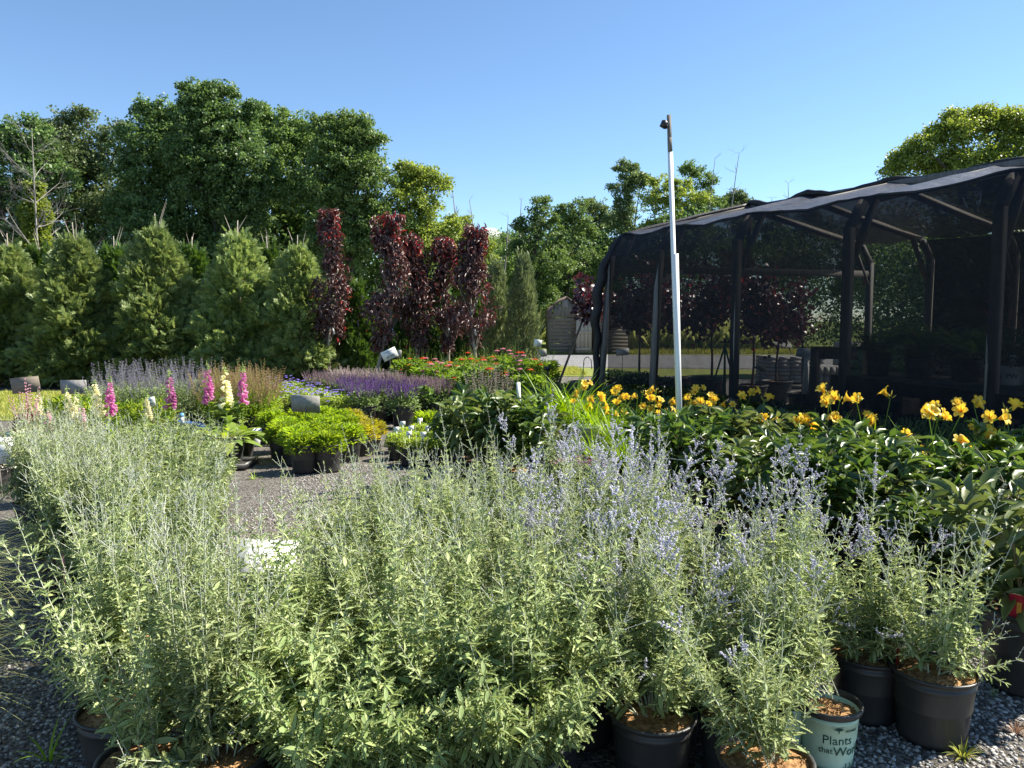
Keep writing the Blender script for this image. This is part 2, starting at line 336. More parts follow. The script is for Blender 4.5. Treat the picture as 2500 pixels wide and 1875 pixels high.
# real pebbles where the gravel shows large
def pebbles():
    mb = MB(); phi = (1+5**.5)/2
    iv = nrm(np.array([(-1, phi, 0), (1, phi, 0), (-1, -phi, 0), (1, -phi, 0), (0, -1, phi), (0, 1, phi), (0, -1, -phi), (0, 1, -phi), (phi, 0, -1), (phi, 0, 1), (-phi, 0, -1), (-phi, 0, 1)]))
    it = np.array([(0, 11, 5), (0, 5, 1), (0, 1, 7), (0, 7, 10), (0, 10, 11), (1, 5, 9), (5, 11, 4), (11, 10, 2), (10, 7, 6), (7, 1, 8), (3, 9, 4), (3, 4, 2), (3, 2, 6), (3, 6, 8), (3, 8, 9), (4, 9, 5), (2, 4, 11), (6, 2, 10), (8, 6, 7), (9, 8, 1)])
    regs = [(1.0, 3.3, 2.2, 4.4, 15000), (-2.9, -1.2, 2.4, 5.6, 9500), (-2.2, .6, 4.8, 8.5, 9000)]
    O = np.concatenate([np.stack([rng.uniform(a, b, n), rng.uniform(c, d, n), rng.uniform(0, .003, n)], 1) for a, b, c, d, n in regs]); n = len(O)
    s = rng.uniform(.0045, .0105, n); a = rng.uniform(0, pi, n)
    v = iv[None]*np.stack([s*rng.uniform(.9, 1.5, n), s, s*rng.uniform(.5, .9, n)], 1)[:, None, :]*rng.uniform(.8, 1.15, (n, 12, 1))
    c, t = np.cos(a)[:, None], np.sin(a)[:, None]
    v = np.stack([v[..., 0]*c-v[..., 1]*t, v[..., 0]*t+v[..., 1]*c, v[..., 2]], 2)+O[:, None]
    mb.add(v, None, (it[None]+(np.arange(n)*12)[:, None, None]).reshape(-1, 3))
    m, nt_, out = newmat("pebble"); N = nt_.nodes.new; g = N("ShaderNodeNewGeometry"); cr = N("ShaderNodeValToRGB")
    e = cr.color_ramp.elements; e[0].color = (.05, .045, .04, 1); e[1].color = (.42, .4, .37, 1)
    for x, cc in ((.35, (.2, .195, .185, 1)), (.6, (.3, .28, .25, 1)), (.85, (.4, .39, .37, 1))): q = e.new(x); q.color = cc
    p = N("ShaderNodeBsdfPrincipled"); p.inputs["Roughness"].default_value = .75
    nt_.links.new(g.outputs["Random Per Island"], cr.inputs[0]); nt_.links.new(cr.outputs[0], p.inputs[0]); nt_.links.new(p.outputs[0], out.inputs[0])
    tag(mesh_obj("gravel_stones", mb.mesh("gravel_stones", m)), "loose grey gravel stones on the ground between the pots", "gravel", kind='stuff')
pebbles()
def litter():       # fallen petals and leaf bits on the gravel in the aisle
    for nm, n, m, s, lab, regs in (("fallen_petals", 420, leafmat("petal", (.6, .35, .6), (.75, .55, .75), .3), .012, "pink petals scattered on the gravel in the middle aisle", (-2.0, -.2, 4.6, 7.5)),
                             ("dry_leaves", 1500, leafmat("dry_leaf", (.25, .12, .05), (.42, .27, .14), .2), .014, "brown leaf litter scattered on the gravel", (-2.4, 3.4, 2.3, 8.0))):
        mb = MB(); a = rng.uniform(0, 2*pi, n); x0, x1, y0, y1 = regs
        O = np.stack([rng.uniform(x0, x1, n), rng.uniform(y0, y1, n), np.full(n, .012)], 1)
        inst(mb, T_DIA, O, np.stack([np.cos(a), np.sin(a), rng.uniform(-.1, .3, n)], 1), (0, 0, 1), s*rng.uniform(.6, 1.5, n), s*.6)
        tag(mesh_obj(nm, mb.mesh(nm, m)), lab, nm.replace('_', ' '), kind='stuff')
litter()

# ---------------------------------------------------------------- deciduous trees
M['tree_a'] = leafmat("oak_leaf", (.065, .125, .04), (.165, .26, .085), .33, .5, .45)
M['tree_b'] = leafmat("maple_leaf", (.085, .155, .045), (.2, .29, .09), .35, .5, .4)
M['tree_c'] = leafmat("bright_leaf", (.13, .19, .035), (.27, .33, .08), .38, .5, .4)
M['tree_d'] = leafmat("blue_green_leaf", (.085, .135, .055), (.18, .24, .09), .35, .5, .4)
def tree(px, Y, lobes, m, label, n=16000, leaf=.17, zmin=0.0, trunkr=.2, group="broadleaf trees behind the nursery", bark='bark', nm="broadleaf_tree", dens=1.0, seed=0):
    """lobes: (px, py, radius_px) outline lumps of the crown, given depth round the trunk"""
    r = RNG(seed*31+int(px)); base = XY(px, Y)
    C = []; Rr = []
    more = []
    for (lx, ly, lr) in lobes:      # small side lumps break the round outline
        for _ in range(3): a = r.uniform(-.3, pi+.3); more.append((lx+lr*.9*cos(a), ly-lr*.85*sin(a), lr*r.uniform(.22, .42)))
    for (lx, ly, lr) in lobes+more:
        R = lr/FPX*Y; dy = r.uniform(-.5, .5)*R
        C.append(P(lx, ly, Y+dy)-base); Rr.append(R)
    C = np.array(C); Rr = np.array(Rr)
    w = Rr**1.8; w = w/w.sum()
    n = int(n*2.4); leaf *= .7; nc = int(n*dens/34); li = r.choice(len(C), nc, p=w)
    d = nrm(r.normal(size=(nc, 3))); d[:, 2] = np.abs(d[:, 2])*np.where(r.random(nc) < .72, 1, -1)
    rad_ = r.uniform(.12, 1, nc)**.5*r.uniform(.72, 1.3, nc)
    cl = C[li]+d*(Rr[li]*rad_)[:, None]*np.array([1, .9, .92])
    cl = cl[cl[:, 2] > zmin+.3]; nc = len(cl)
    cs = np.clip(Rr[li][:nc]*.16, .22, .6)*r.uniform(.7, 1.3, nc)
    k = 34; off = r.normal(size=(nc, k, 3)); off = nrm(off)*(r.random((nc, k, 1))**.4)*np.array([1, 1, .62])
    O = (cl[:, None]+off*cs[:, None, None]).reshape(-1, 3)
    D = nrm(off.reshape(-1, 3)*.8+r.normal(size=(nc*k, 3))*.7+np.array([0, 0, -.15]))
    U = nrm(np.array([0, 0, .8])+r.normal(size=(nc*k, 3))*.7)
    mb = MB(); s = leaf*r.uniform(.6, 1.25, nc*k); inst(mb, T_DIA, O, D, U, s, s*.72)
    crown = mb.mesh("crown", m)
    mt = MB(); top = C[:, 2].max()*.86; cx = C[:, 0].mean()*.5
    tp = np.array([(cx*t*t+.12*sin(t*5+seed), .1*sin(t*4), t*top) for t in np.linspace(0, 1, 9)])
    tube(mt, tp, trunkr*np.linspace(1, .18, 9)**.9, 7)
    for i in range(len(lobes)):
        t0 = r.uniform(.25, .75); a = tp[int(t0*8)]; b = C[i]+r.normal(size=3)*.2
        mid = (a+b)/2+np.array([0, 0, .12*np.linalg.norm(b-a)])
        ps = np.array([a, (a+mid)/2+[0, 0, .05], mid, (mid+b)/2, b]); tube(mt, ps, trunkr*np.array([.42, .34, .26, .17, .08]), 5, False)
    sel = r.choice(nc, min(nc, 150), replace=False); nearest = np.argmin(np.linalg.norm(cl[sel][:, None]-C[None], axis=2), 1)
    sticks(mt, C[nearest], cl[sel], trunkr*.11, trunkr*.04, 3)
    return thing(nm, label, "tree", base, 0, 1, group, [("trunk", mt.mesh("trunk", M[bark], True)), ("crown", crown)])
tree(20, 31, [(0, 400, 95), (60, 350, 60), (90, 460, 80), (-40, 520, 110), (60, 590, 90)], M['tree_a'], "dark oak tree at the left edge behind the bare tree", 17000, .17, seed=1)
tree(190, 33, [(190, 345, 75), (160, 420, 85), (240, 420, 80), (280, 340, 45), (130, 330, 40), (200, 530, 110), (290, 520, 80)], M['tree_d'], "grey green tree with a rounded top right of the bare tree", 20000, .16, seed=2)
tree(385, 31, [(380, 300, 60), (345, 365, 60), (430, 330, 60), (360, 460, 85), (450, 440, 90), (400, 570, 100), (330, 560, 80), (460, 590, 80)], M['tree_a'], "broad dark green oak tree left of the tallest tree", 24000, .17, seed=3)
tree(545, 30, [(535, 232, 40), (475, 235, 38), (510, 290, 65), (570, 300, 60), (540, 380, 90), (600, 400, 65), (470, 400, 75), (520, 500, 95), (590, 520, 85), (560, 620, 90)], M['tree_a'], "tallest dark green oak tree whose top rises above the others", 30000, .17, trunkr=.26, seed=4)
tree(690, 33, [(640, 310, 48), (700, 315, 45), (680, 400, 85), (750, 380, 70), (650, 500, 90), (730, 520, 90), (690, 610, 80)], M['tree_b'], "mid green tree just right of the tallest oak", 24000, .16, seed=5)
tree(850, 30, [(850, 335, 55), (890, 345, 42), (800, 330, 48), (830, 420, 85), (900, 430, 60), (780, 480, 80), (870, 530, 90), (930, 560, 60), (820, 620, 80)], M['tree_b'], "sunlit green tree with rounded crown left of centre", 26000, .155, seed=6)
tree(1035, 31, [(1015, 435, 42), (1060, 455, 38), (985, 445, 40), (1000, 500, 55), (1045, 520, 35), (960, 560, 60), (1030, 610, 70), (1090, 580, 45)], M['tree_c'], "smaller bright green tree with an open crown at the wood's right end", 14000, .145, dens=.8, seed=7)
tree(1130, 40, [(1120, 560, 35), (1090, 590, 40), (1160, 620, 45), (1120, 660, 50), (1150, 720, 60)], M['tree_c'], "low rounded yellow green tree behind the rightmost purple peach", 9000, .17, seed=8)
for i, (px, Y, lob, k, lab) in enumerate([
    (1215, 58, [(1190, 625, 40), (1240, 615, 38), (1215, 680, 55)], 'd', "low blue green tree far off under the bare snags"),
    (1300, 44, [(1320, 520, 36), (1290, 570, 40), (1340, 560, 36), (1300, 630, 55), (1345, 660, 50), (1290, 720, 55), (1340, 760, 50)], 'b', "slender airy tree left of the barn shed roof"),
    (1385, 46, [(1400, 520, 34), (1370, 555, 36), (1420, 560, 36), (1390, 620, 50), (1430, 650, 45), (1390, 700, 50), (1400, 770, 45)], 'b', "airy green tree standing right behind the barn shed"),
    (1460, 52, [(1455, 515, 30), (1485, 540, 34), (1450, 580, 45), (1480, 640, 50), (1460, 700, 50)], 'd', "dark tree between the airy trees and the tall pointed one"),
    (1535, 50, [(1530, 420, 28), (1545, 455, 35), (1515, 470, 28), (1560, 440, 24), (1530, 520, 38), (1510, 560, 42), (1560, 600, 45), (1530, 650, 60)], 'd', "tall dark pointed tree left of the white pole"),
    (1640, 48, [(1620, 470, 40), (1590, 500, 36), (1660, 480, 36), (1700, 490, 30), (1640, 540, 50), (1590, 570, 45), (1690, 560, 45), (1640, 630, 60)], 'c', "bright yellow green tree directly behind the white pole"),
    (1725, 53, [(1690, 425, 28), (1725, 455, 30), (1730, 500, 34), (1700, 530, 40), (1720, 590, 50)], 'b', "thin leaved tree with bare twigs right of the white pole"),
    (1150, 56, [(1120, 620, 40), (1170, 600, 36), (1140, 690, 60), (1190, 700, 50)], 'd', "far blue green tree seen between the peach trees and junipers"),
    (1260, 54, [(1250, 590, 36), (1280, 640, 44), (1250, 700, 60), (1290, 740, 60)], 'b', "far tree filling the gap above the two junipers"),
    (1350, 60, [(1340, 600, 60), (1400, 590, 60), (1370, 690, 80), (1440, 640, 70)], 'a', "dense dark tree far behind the barn shed"),
    (1800, 55, [(1795, 485, 22), (1815, 500, 22), (1785, 520, 26), (1820, 560, 34), (1800, 620, 50)], 'd', "small dark treetop showing just above the shade cloth roof"),
    (1950, 50, [(1900, 600, 60), (1980, 580, 60), (1940, 680, 70)], 'a', "dark woodland tree seen dimly through the shade cloth"),
    (2120, 45, [(2080, 620, 60), (2150, 600, 70), (2120, 700, 80)], 'b', "green tree seen through the far end of the shade house")]):
    tree(px, Y, lob, M['tree_'+k], lab, 11000 if k != 'b' else 9000, .19, dens=.85 if k in 'bc' else 1, trunkr=.16, seed=20+i)
tree(2400, 24, [(2205, 400, 32), (2180, 425, 26), (2260, 370, 42), (2330, 330, 50), (2340, 300, 32), (2400, 320, 55), (2440, 300, 38), (2475, 290, 26), (2500, 350, 60), (2290, 430, 60), (2380, 420, 75), (2480, 430, 80), (2600, 330, 90), (2560, 450, 100)], M['tree_c'], "bright sunlit tree rising behind the shade house roof at right", 30000, .125, trunkr=.22, seed=40)
# understorey closing the wood
def thicket(label, x0, x1, Y, z1, n, m, nm="thicket", lf=.2):
    mb = MB(); r = RNG(int(x0*7+Y)); nc = n//40
    cl = np.stack([r.uniform(x0, x1, nc), Y+r.uniform(-1.3, 1.3, nc), r.uniform(0, 1, nc)**.8*z1*r.uniform(.75, 1.1, nc)], 1)
    off = nrm(r.normal(size=(nc, 40, 3)))*(r.random((nc, 40, 1))**.4)*.55
    O = (cl[:, None]+off).reshape(-1, 3); s = lf*r.uniform(.6, 1.2, len(O))
    inst(mb, T_DIA, O, nrm(off.reshape(-1, 3)+r.normal(size=(len(O), 3))*.6), nrm(np.array([0, 0, .8])+r.normal(size=(len(O), 3))*.7), s, s*.7)
    return tag(mesh_obj(nm, mb.mesh(nm, m)), label, "thicket", kind='stuff')
thicket("dark undergrowth of the wood behind the arborvitae row", -25, -3, 33, 5.4, 70000, M['tree_a'])
thicket("leafy undergrowth behind the barn shed", -6, 10, 49, 6.5, 42000, M['tree_b'])
thicket("woodland edge seen through the shade cloth", 8, 45, 47, 7.5, 60000, M['tree_a'])
thicket("distant line of woodland far behind everything", -60, 60, 72, 9.0, 90000, M['tree_d'])

thicket("dense dark tree belt close behind the shade house at the right", 10, 34, 21.5, 4.7, 90000, M['tree_a'], lf=.14)
# bare trees: recursive branching
def bare(px, Y, top_py, spread, label, seed, levels=4, r0=.09, nm="bare_tree", group="bare snags on the skyline", lean=0., m='bark_dead', extra=None, start=.35, nb=5):
    r = RNG(seed); base = XY(px, Y); H = P(px, top_py, Y)[2]
    A = []; B = []; ra = []; rb = []
    def grow(p, d, L, rad0, lev):
        n = 4; q = p
        for i in range(n):
            d = nrm(d+r.normal(size=3)*.09+np.array([0, 0, .04])); q2 = q+d*L/n
            r1 = rad0*(1-.6*i/n); r2 = rad0*(1-.6*(i+1)/n)
            A.append(q); B.append(q2); ra.append(r1); rb.append(r2); q = q2
            if lev > 0 and r.random() < .85:
                for _ in range(r.integers(1, 3)):
                    dd = nrm(d+nrm(r.normal(size=3))*.85+np.array([0, 0, .15])); grow(q, dd, L*r.uniform(.35, .6), r2*.55, lev-1)
    n = 10; q = np.zeros(3); d = np.array([lean, 0, 1.])
    for i in range(n):
        d = nrm(d+r.normal(size=3)*.03); q2 = q+d*H/n/d[2]; r1 = r0*(1-.85*i/n); r2 = r0*(1-.85*(i+1)/n)
        A.append(q); B.append(q2); ra.append(r1); rb.append(r2); q = q2
        if i/n >= start:
            for _ in range(nb if i < n-1 else 2):
                a = r.uniform(0, 2*pi); dd = nrm(np.array([cos(a), sin(a), r.uniform(.1, .9)])); grow(q, dd, spread*(1.1-.75*i/n)*r.uniform(.6, 1.1), r2*.55, levels-3)
    mb = MB(); sticks(mb, A, B, ra, rb, 5)
    parts = [("trunk", mb.mesh("trunk", M[m], True))]
    if extra: parts += extra(r, H)
    return thing(nm, label, "tree", base, 0, 1, group, parts)
def ivy(r, H):
    mb = MB(); n = 12000; t = r.random(n)
    z = t*H*.80; rad1 = (.95-.65*t)*np.sqrt(r.random(n))*(1+.25*np.sin(z*5)); a = r.uniform(0, 2*pi, n)
    O = np.stack([rad1*np.cos(a), rad1*np.sin(a), z], 1); s = .15*r.uniform(.6, 1.2, n)
    inst(mb, T_DIA, O, nrm(np.stack([np.cos(a), np.sin(a), -.3+0*a], 1)+r.normal(size=(n, 3))*.6), nrm(r.normal(size=(n, 3))*.6+[0, 0, .6]), s, s*.8)
    return [("ivy", mb.mesh("ivy", M['tree_c']))]
bare(105, 27, 330, 2.3, "bare grey tree wrapped in bright ivy at the left", 3, 5, .065, group=None, extra=ivy, start=.3, nb=4)
for i, (px, tp, Y, sp) in enumerate([(1125, 440, 42, .9), (1162, 485, 42, .8), (1215, 530, 46, 1.2), (1262, 492, 45, .8), (1745, 375, 50, 2.0), (1690, 395, 50, 1.3), (1910, 445, 50, 1.2), (1860, 480, 52, 1.)]):
    lab = ["bare slender snag right of the small open tree", "bare snag behind the rightmost purple peach top", "bare leaning twigs low between the two snags", "bare thin snag left of the airy trees",
           "bare branched treetop right of the white pole", "bare twigs right behind the white pole", "bare twig top above the shade cloth near centre right", "bare twig top just above the cloth's left slope"][i]
    bare(px, Y, tp, sp, lab, 50+i, 4, .10, lean=[0, .02, .1, 0, .12, -.02, 0, 0][i], start=.55, nb=2)

# clouds low on the horizon
def cloud():
    m, n, out = newmat("cloud"); e = n.nodes.new("ShaderNodeBsdfPrincipled"); e.inputs["Base Color"].default_value = (.9, .9, .9, 1); e.inputs["Roughness"].default_value = 1
    t = n.nodes.new("ShaderNodeBsdfTranslucent"); t.inputs[0].default_value = (.95, .95, .95, 1); ms = n.nodes.new("ShaderNodeMixShader"); ms.inputs[0].default_value = .5
    n.links.new(e.outputs[0], ms.inputs[1]); n.links.new(t.outputs[0], ms.inputs[2]); n.links.new(ms.outputs[0], out.inputs[0])
    mb = MB(); r = RNG(4)
    for i in range(26):
        c = np.array([-95+i*4.6+r.uniform(-3, 3), 1100+r.uniform(-20, 20), 122+r.uniform(-6, 5)-abs(i-13)*.9]); R = r.uniform(7, 13)
        pr = [(R*sin(a)*1.4, -R*.55*cos(a)) for a in np.linspace(.01, pi-.01, 8)]; lathe(mb, pr, 12, c)
    tag(mesh_obj("cloud", mb.mesh("cloud", m, True)), "small white cloud low on the horizon behind the snags", "cloud", kind='structure')
cloud()
# ---------------------------------------------------------------- pots
def pot_mesh(r=.14, h=.26, m='pot', ridges=True, name="pot", lip=True):
    mb = MB(); rb = r*.8
    pr = [(.001, .012), (rb*.9, .012), (rb, 0), (rb*1.005, .02), (r*.93, h*.80)]
    if ridges: pr += [(r*.965, h*.81), (r*.975, h*.88), (r*.955, h*.885), (r*.97, h*.955)]
    pr += [(r*.972, h*.93), (r*.95, h*.93), (r*.9, h*.5)] if not lip else [(r*1.05, h*.96), (r*1.065, h*.985), (r*1.05, h), (r*.99, h), (r*.965, h*.985), (r*.9, h*.5)]
    lathe(mb, pr, 28); return mb.mesh(name, M[m], True)
def soil_mesh(r=.14, h=.26, m='soil', fill=.9):
    mb = MB(); k = 20; rr = RNG(1); R = r*(.8+.17*fill)
    v = [(0, 0, h*fill+.012)]; q = []; t = []
    for j, f in enumerate((.35, .7, 1)):
        for i in range(k): a = i*2*pi/k; v.append((R*f*cos(a), R*f*sin(a), h*fill+rr.uniform(-.006, .008)+(0.008 if f < .9 else -.004)))
    for i in range(k): t.append((0, 1+i, 1+(i+1) % k))
    for j in range(2):
        for i in range(k): q.append((1+j*k+i, 1+(j+1)*k+i, 1+(j+1)*k+(i+1) % k, 1+j*k+(i+1) % k))
    mb.add(v, q, t)
    n = 160; a = rr.uniform(0, 2*pi, n); d = R*np.sqrt(rr.random(n))*.93; O = np.stack([d*np.cos(a), d*np.sin(a), np.full(n, h*fill+.006)], 1)
    inst(mb, T_OCT, O, nrm(rr.normal(size=(n, 3))+[0, 0, .3]), (0, 0, 1), rr.uniform(.008, .02, n), .006, .006)
    return mb.mesh("soil", M[m])
POT = pot_mesh(); SOIL = soil_mesh(); MULCH = soil_mesh(m='mulch', fill=.93)
PS = pot_mesh(.1, .19); SS = soil_mesh(.1, .19)
def sticker_mesh(r, z, w, h, ang=0, m='label', name="sticker"):
    mb = MB(); k = 4; v = []
    for i in range(k+1):
        a = ang+(-.5+i/k)*w/r
        for zz, rr_ in ((z-h/2, r*.995), (z+h/2, r*1.005)): v.append((rr_*sin(a), -rr_*cos(a), zz))
    mb.add(v, [(2*i, 2*i+2, 2*i+3, 2*i+1) for i in range(k)]); return mb.mesh(name, M[m])
def tag_mesh(w=.06, h=.12, m='tag_red', name="plant_tag"):
    mb = MB(); box(mb, (0, 0, h/2), (w, .0015, h)); return mb.mesh(name, M[m])
def text_mesh(s, size, m, name="lettering", bend=None, thick=.0006, hand=False, align='CENTER'):
    c = bpy.data.curves.new("t", 'FONT'); c.body = s; c.size = size; c.extrude = thick; c.align_x = align; c.align_y = 'CENTER'; c.resolution_u = 3
    if hand: c.shear = .35; c.space_character = .92
    c.space_line = .8
    o = bpy.data.objects.new("t", c); COL.objects.link(o); dg = bpy.context.evaluated_depsgraph_get()
    me = bpy.data.meshes.new_from_object(o.evaluated_get(dg)); bpy.data.objects.remove(o); bpy.data.curves.remove(c)
    me.name = name; me.materials.clear(); me.materials.append(M[m]); n = len(me.vertices)
    v = np.zeros(n*3); me.vertices.foreach_get("co", v); v = v.reshape(-1, 3)
    if bend:         # wrap onto a pot: bend(z)->radius, centre angle
        rf, z0, a0 = bend; z = v[:, 1]+z0; r = rf(z)+v[:, 2]+.0012; a = a0+v[:, 0]/rf(z0)
        v2 = np.stack([r*np.sin(a), -r*np.cos(a), z], 1)
    else: v2 = np.stack([v[:, 0], -v[:, 2], v[:, 1]], 1)
    me.vertices.foreach_set("co", v2.ravel()); me.update(); return me

# ---------------------------------------------------------------- arborvitae row
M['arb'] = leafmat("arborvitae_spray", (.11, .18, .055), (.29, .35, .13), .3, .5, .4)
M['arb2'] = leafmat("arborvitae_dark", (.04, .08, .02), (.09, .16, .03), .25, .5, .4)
M['jun'] = leafmat("juniper_spray", (.11, .16, .07), (.28, .33, .15), .25, .55, .3)
def conifer_mesh(H, R, n, m, seed, profile, spray=.2, w=.8, up=.25, zb=.12):
    r = RNG(seed); t = r.random(n*2); rr = np.array([profile(x) for x in t])
    keep = r.random(n*2) < (rr/R)**1.0*.9+.08; t = t[keep][:n]; rr = rr[keep][:n]; n = len(t)
    a = r.uniform(0, 2*pi, n); lump = 1+.2*np.sin(a*3+t*9+seed)+.17*np.sin(a*5-t*23+seed*2)+.07*np.sin(a*9+t*41)
    d = rr*lump*r.uniform(.55, 1.0, n)**.6; O = np.stack([d*np.cos(a), d*np.sin(a), zb+t*(H-zb)], 1)
    D = nrm(np.stack([np.cos(a), np.sin(a), up+.9*t+r.normal(size=n)*.35], 1)+r.normal(size=(n, 3))*.38)
    U = nrm(np.stack([np.cos(a)*.5, np.sin(a)*.5, .6+0*a], 1)+r.normal(size=(n, 3))*.75)
    mb = MB(); s = spray*r.uniform(.45, 1.5, n); inst(mb, T_SPRAY, O, D, U, s, s*w)
    k = 26; a = r.uniform(0, 2*pi, k); O = np.stack([.12*R*np.cos(a), .12*R*np.sin(a), H*r.uniform(.8, .97, k)], 1)
    D = nrm(np.stack([np.cos(a)*.35, np.sin(a)*.35, 1+0*a], 1))
    for j in range(4): inst(mb, T_SPRAY, O+D*.1*j, nrm(D+r.normal(size=(k, 3))*.4), r.normal(size=(k, 3)), spray*1.1, spray*.6)
    return mb.mesh("crown", M[m])
def coneprof(R, H): return lambda t: R*((1-t)**.55)*(.78+.22*min(1, t*6))*(1.02-.1*t)
def stem_mesh(H, r0, m='bark', lead=0, seed=1):
    mb = MB(); r = RNG(seed)
    pts = np.array([(.02*sin(i), .02*cos(i*2), H*i/6) for i in range(7)]); tube(mb, pts, r0*np.linspace(1, .2, 7), 6)
    for _ in range(lead):
        a = r.uniform(0, 2*pi); b = pts[5]; e = b+np.array([cos(a)*.25, sin(a)*.25, H*.17+r.uniform(.05, .3)]); mid = (b+e)/2+r.normal(size=3)*.03
        sticks(mb, [b, mid], [mid, e], [r0*.3, r0*.2], [r0*.2, r0*.06], 4)
    return mb.mesh("trunk", M[m], True)
arbs = [(conifer_mesh(3.3, .98, 9500, 'arb', s, coneprof(1.1, 3.3), .21), stem_mesh(3.75, .05, 'bark_lt', 2, s)) for s in (1, 2, 3)]
BIGPOT = pot_mesh(.3, .42, 'pot_grey', name="pot"); BIGSOIL = soil_mesh(.3, .42, 'mulch')
row = [(-75, 20.0, 1.05, "arborvitae cut by the left edge"), (38, 19.2, 1.0, "arborvitae standing behind the tan sign board"), (196, 18.9, 1.06, "arborvitae behind the grey sign board"),
       (392, 19.3, 1.13, "tall arborvitae above the catmint with long bare leaders"), (590, 19.4, 1.09, "arborvitae right of the tall one with leaders"), (735, 19.3, .99, "rightmost arborvitae of the front row beside the purple peaches")]
for i, (px, Y, s, lab) in enumerate(row):
    t = arbs[i % 3]
    thing("arborvitae_tree", "shaggy green "+lab, "tree", XY(px, Y), i*1.3, s, "arborvitaes in the front row", [("pot", BIGPOT, [("soil", BIGSOIL)]), ("trunk", t[1]), ("crown", t[0])])
backarb = conifer_mesh(3.3, .98, 5000, 'arb2', 8, coneprof(.98, 3.3), .24)  # darker spray colour puts the back row's shade into the foliage
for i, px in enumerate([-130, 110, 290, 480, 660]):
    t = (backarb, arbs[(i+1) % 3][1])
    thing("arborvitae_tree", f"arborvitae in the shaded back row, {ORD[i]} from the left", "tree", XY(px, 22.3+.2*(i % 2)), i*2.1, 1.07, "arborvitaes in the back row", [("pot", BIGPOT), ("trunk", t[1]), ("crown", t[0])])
def colprof(R): return lambda t: R*(min(1, .72+t*1.5))*(1-max(0, t-.55)**1.5*2.6)
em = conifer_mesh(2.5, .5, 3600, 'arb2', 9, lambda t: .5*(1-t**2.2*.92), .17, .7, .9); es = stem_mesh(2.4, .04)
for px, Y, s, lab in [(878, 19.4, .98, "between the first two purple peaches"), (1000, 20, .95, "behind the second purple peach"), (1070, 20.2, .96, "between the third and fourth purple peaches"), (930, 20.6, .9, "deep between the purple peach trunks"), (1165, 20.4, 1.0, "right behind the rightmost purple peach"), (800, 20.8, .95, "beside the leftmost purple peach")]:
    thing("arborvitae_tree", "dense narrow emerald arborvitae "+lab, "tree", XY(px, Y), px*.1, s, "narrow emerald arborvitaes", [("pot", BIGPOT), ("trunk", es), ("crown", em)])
jm = conifer_mesh(3.0, .31, 5200, 'jun', 12, colprof(.31), .12, .55, 1.5); js = stem_mesh(2.8, .04)
for px, Y, s, lab in [(1213, 19.5, 1.0, "left of the two columnar junipers beside the gravel road"), (1278, 19.0, 1.04, "right of the two columnar junipers beside the gravel road")]:
    thing("columnar_juniper", "slim grey green "+lab, "tree", XY(px, Y), px*.1, s, "columnar junipers", [("pot", BIGPOT), ("trunk", js), ("crown", jm)])
# ---------------------------------------------------------------- purple columnar peach trees
M['plum'] = leafmat("purple_leaf", (.045, .026, .028), (.19, .11, .095), .2, .42, .5, (.12, .03, .025))
M['plum_new'] = leafmat("red_new_leaf", (.22, .02, .03), (.3, .05, .04), .35, .4, .5, (.4, .03, .03))
def peach_parts(seed, H, prof, lean, n=4200, zc=.28):
    r = RNG(seed); mt = MB(); mc = MB(); mn = MB()
    tp = np.array([(lean*(1-t)**2*-1+lean+.05*sin(t*6+seed), .05*cos(t*5), t*H*.93) for t in np.linspace(0, 1, 9)])
    tube(mt, tp, .045*np.linspace(1, .2, 9), 6)
    A = []; B = []
    for i in range(26):
        t = r.uniform(.22, .8); p = tp[int(t*8)]; a = r.uniform(0, 2*pi); R = prof(t)*1.0
        e = p+np.array([cos(a)*R*.7, sin(a)*R*.7, H*.16*r.uniform(.6, 1.2)]); A.append(p); B.append(e)
    sticks(mt, A, B, .012, .004, 4)
    nc = 42; tc = zc+(1-zc)*r.random(nc)**.9; ac = r.uniform(0, 2*pi, nc); ci = r.integers(0, nc, n); t = np.clip(tc[ci]+r.normal(size=n)*.03, zc-.02, 1); R = np.array([prof(x) for x in t]); a = ac[ci]+r.normal(size=n)*.55
    d = R*(r.uniform(.1, 1.15, nc)[ci]+r.normal(size=n)*.2); c = np.stack([np.interp(t, np.linspace(0, 1, 9), tp[:, 0]), np.interp(t, np.linspace(0, 1, 9), tp[:, 1]), t*H], 1)
    O = c+np.stack([d*np.cos(a), d*np.sin(a), 0*a], 1)
    D = nrm(np.stack([np.cos(a)*.7, np.sin(a)*.7, -.15+r.normal(size=n)*.6], 1)+r.normal(size=(n, 3))*.5)
    U = nrm(np.stack([np.cos(a)*.6, np.sin(a)*.6, .7+0*a], 1)+r.normal(size=(n, 3))*.3)
    new = r.random(n) < np.where(t > .85, .22, .035)
    for msk, mb in ((~new, mc), (new, mn)):
        k = msk.sum(); s = r.uniform(.08, .15, k); inst(mb, T_DROOP, O[msk], D[msk], U[msk], s, s*.34)
    return [("trunk", mt.mesh("trunk", M['bark_lt'], True)), ("crown", mc.mesh("crown", M['plum']), [("new_leaves", mn.mesh("new_leaves", M['plum_new']))])]
def pprof(t, w=.32): return w*(1.0-.15*cos(t*9))*(1 if t < .62 else 1-(t-.62)*1.35)*(1 if t > .42 else .62)
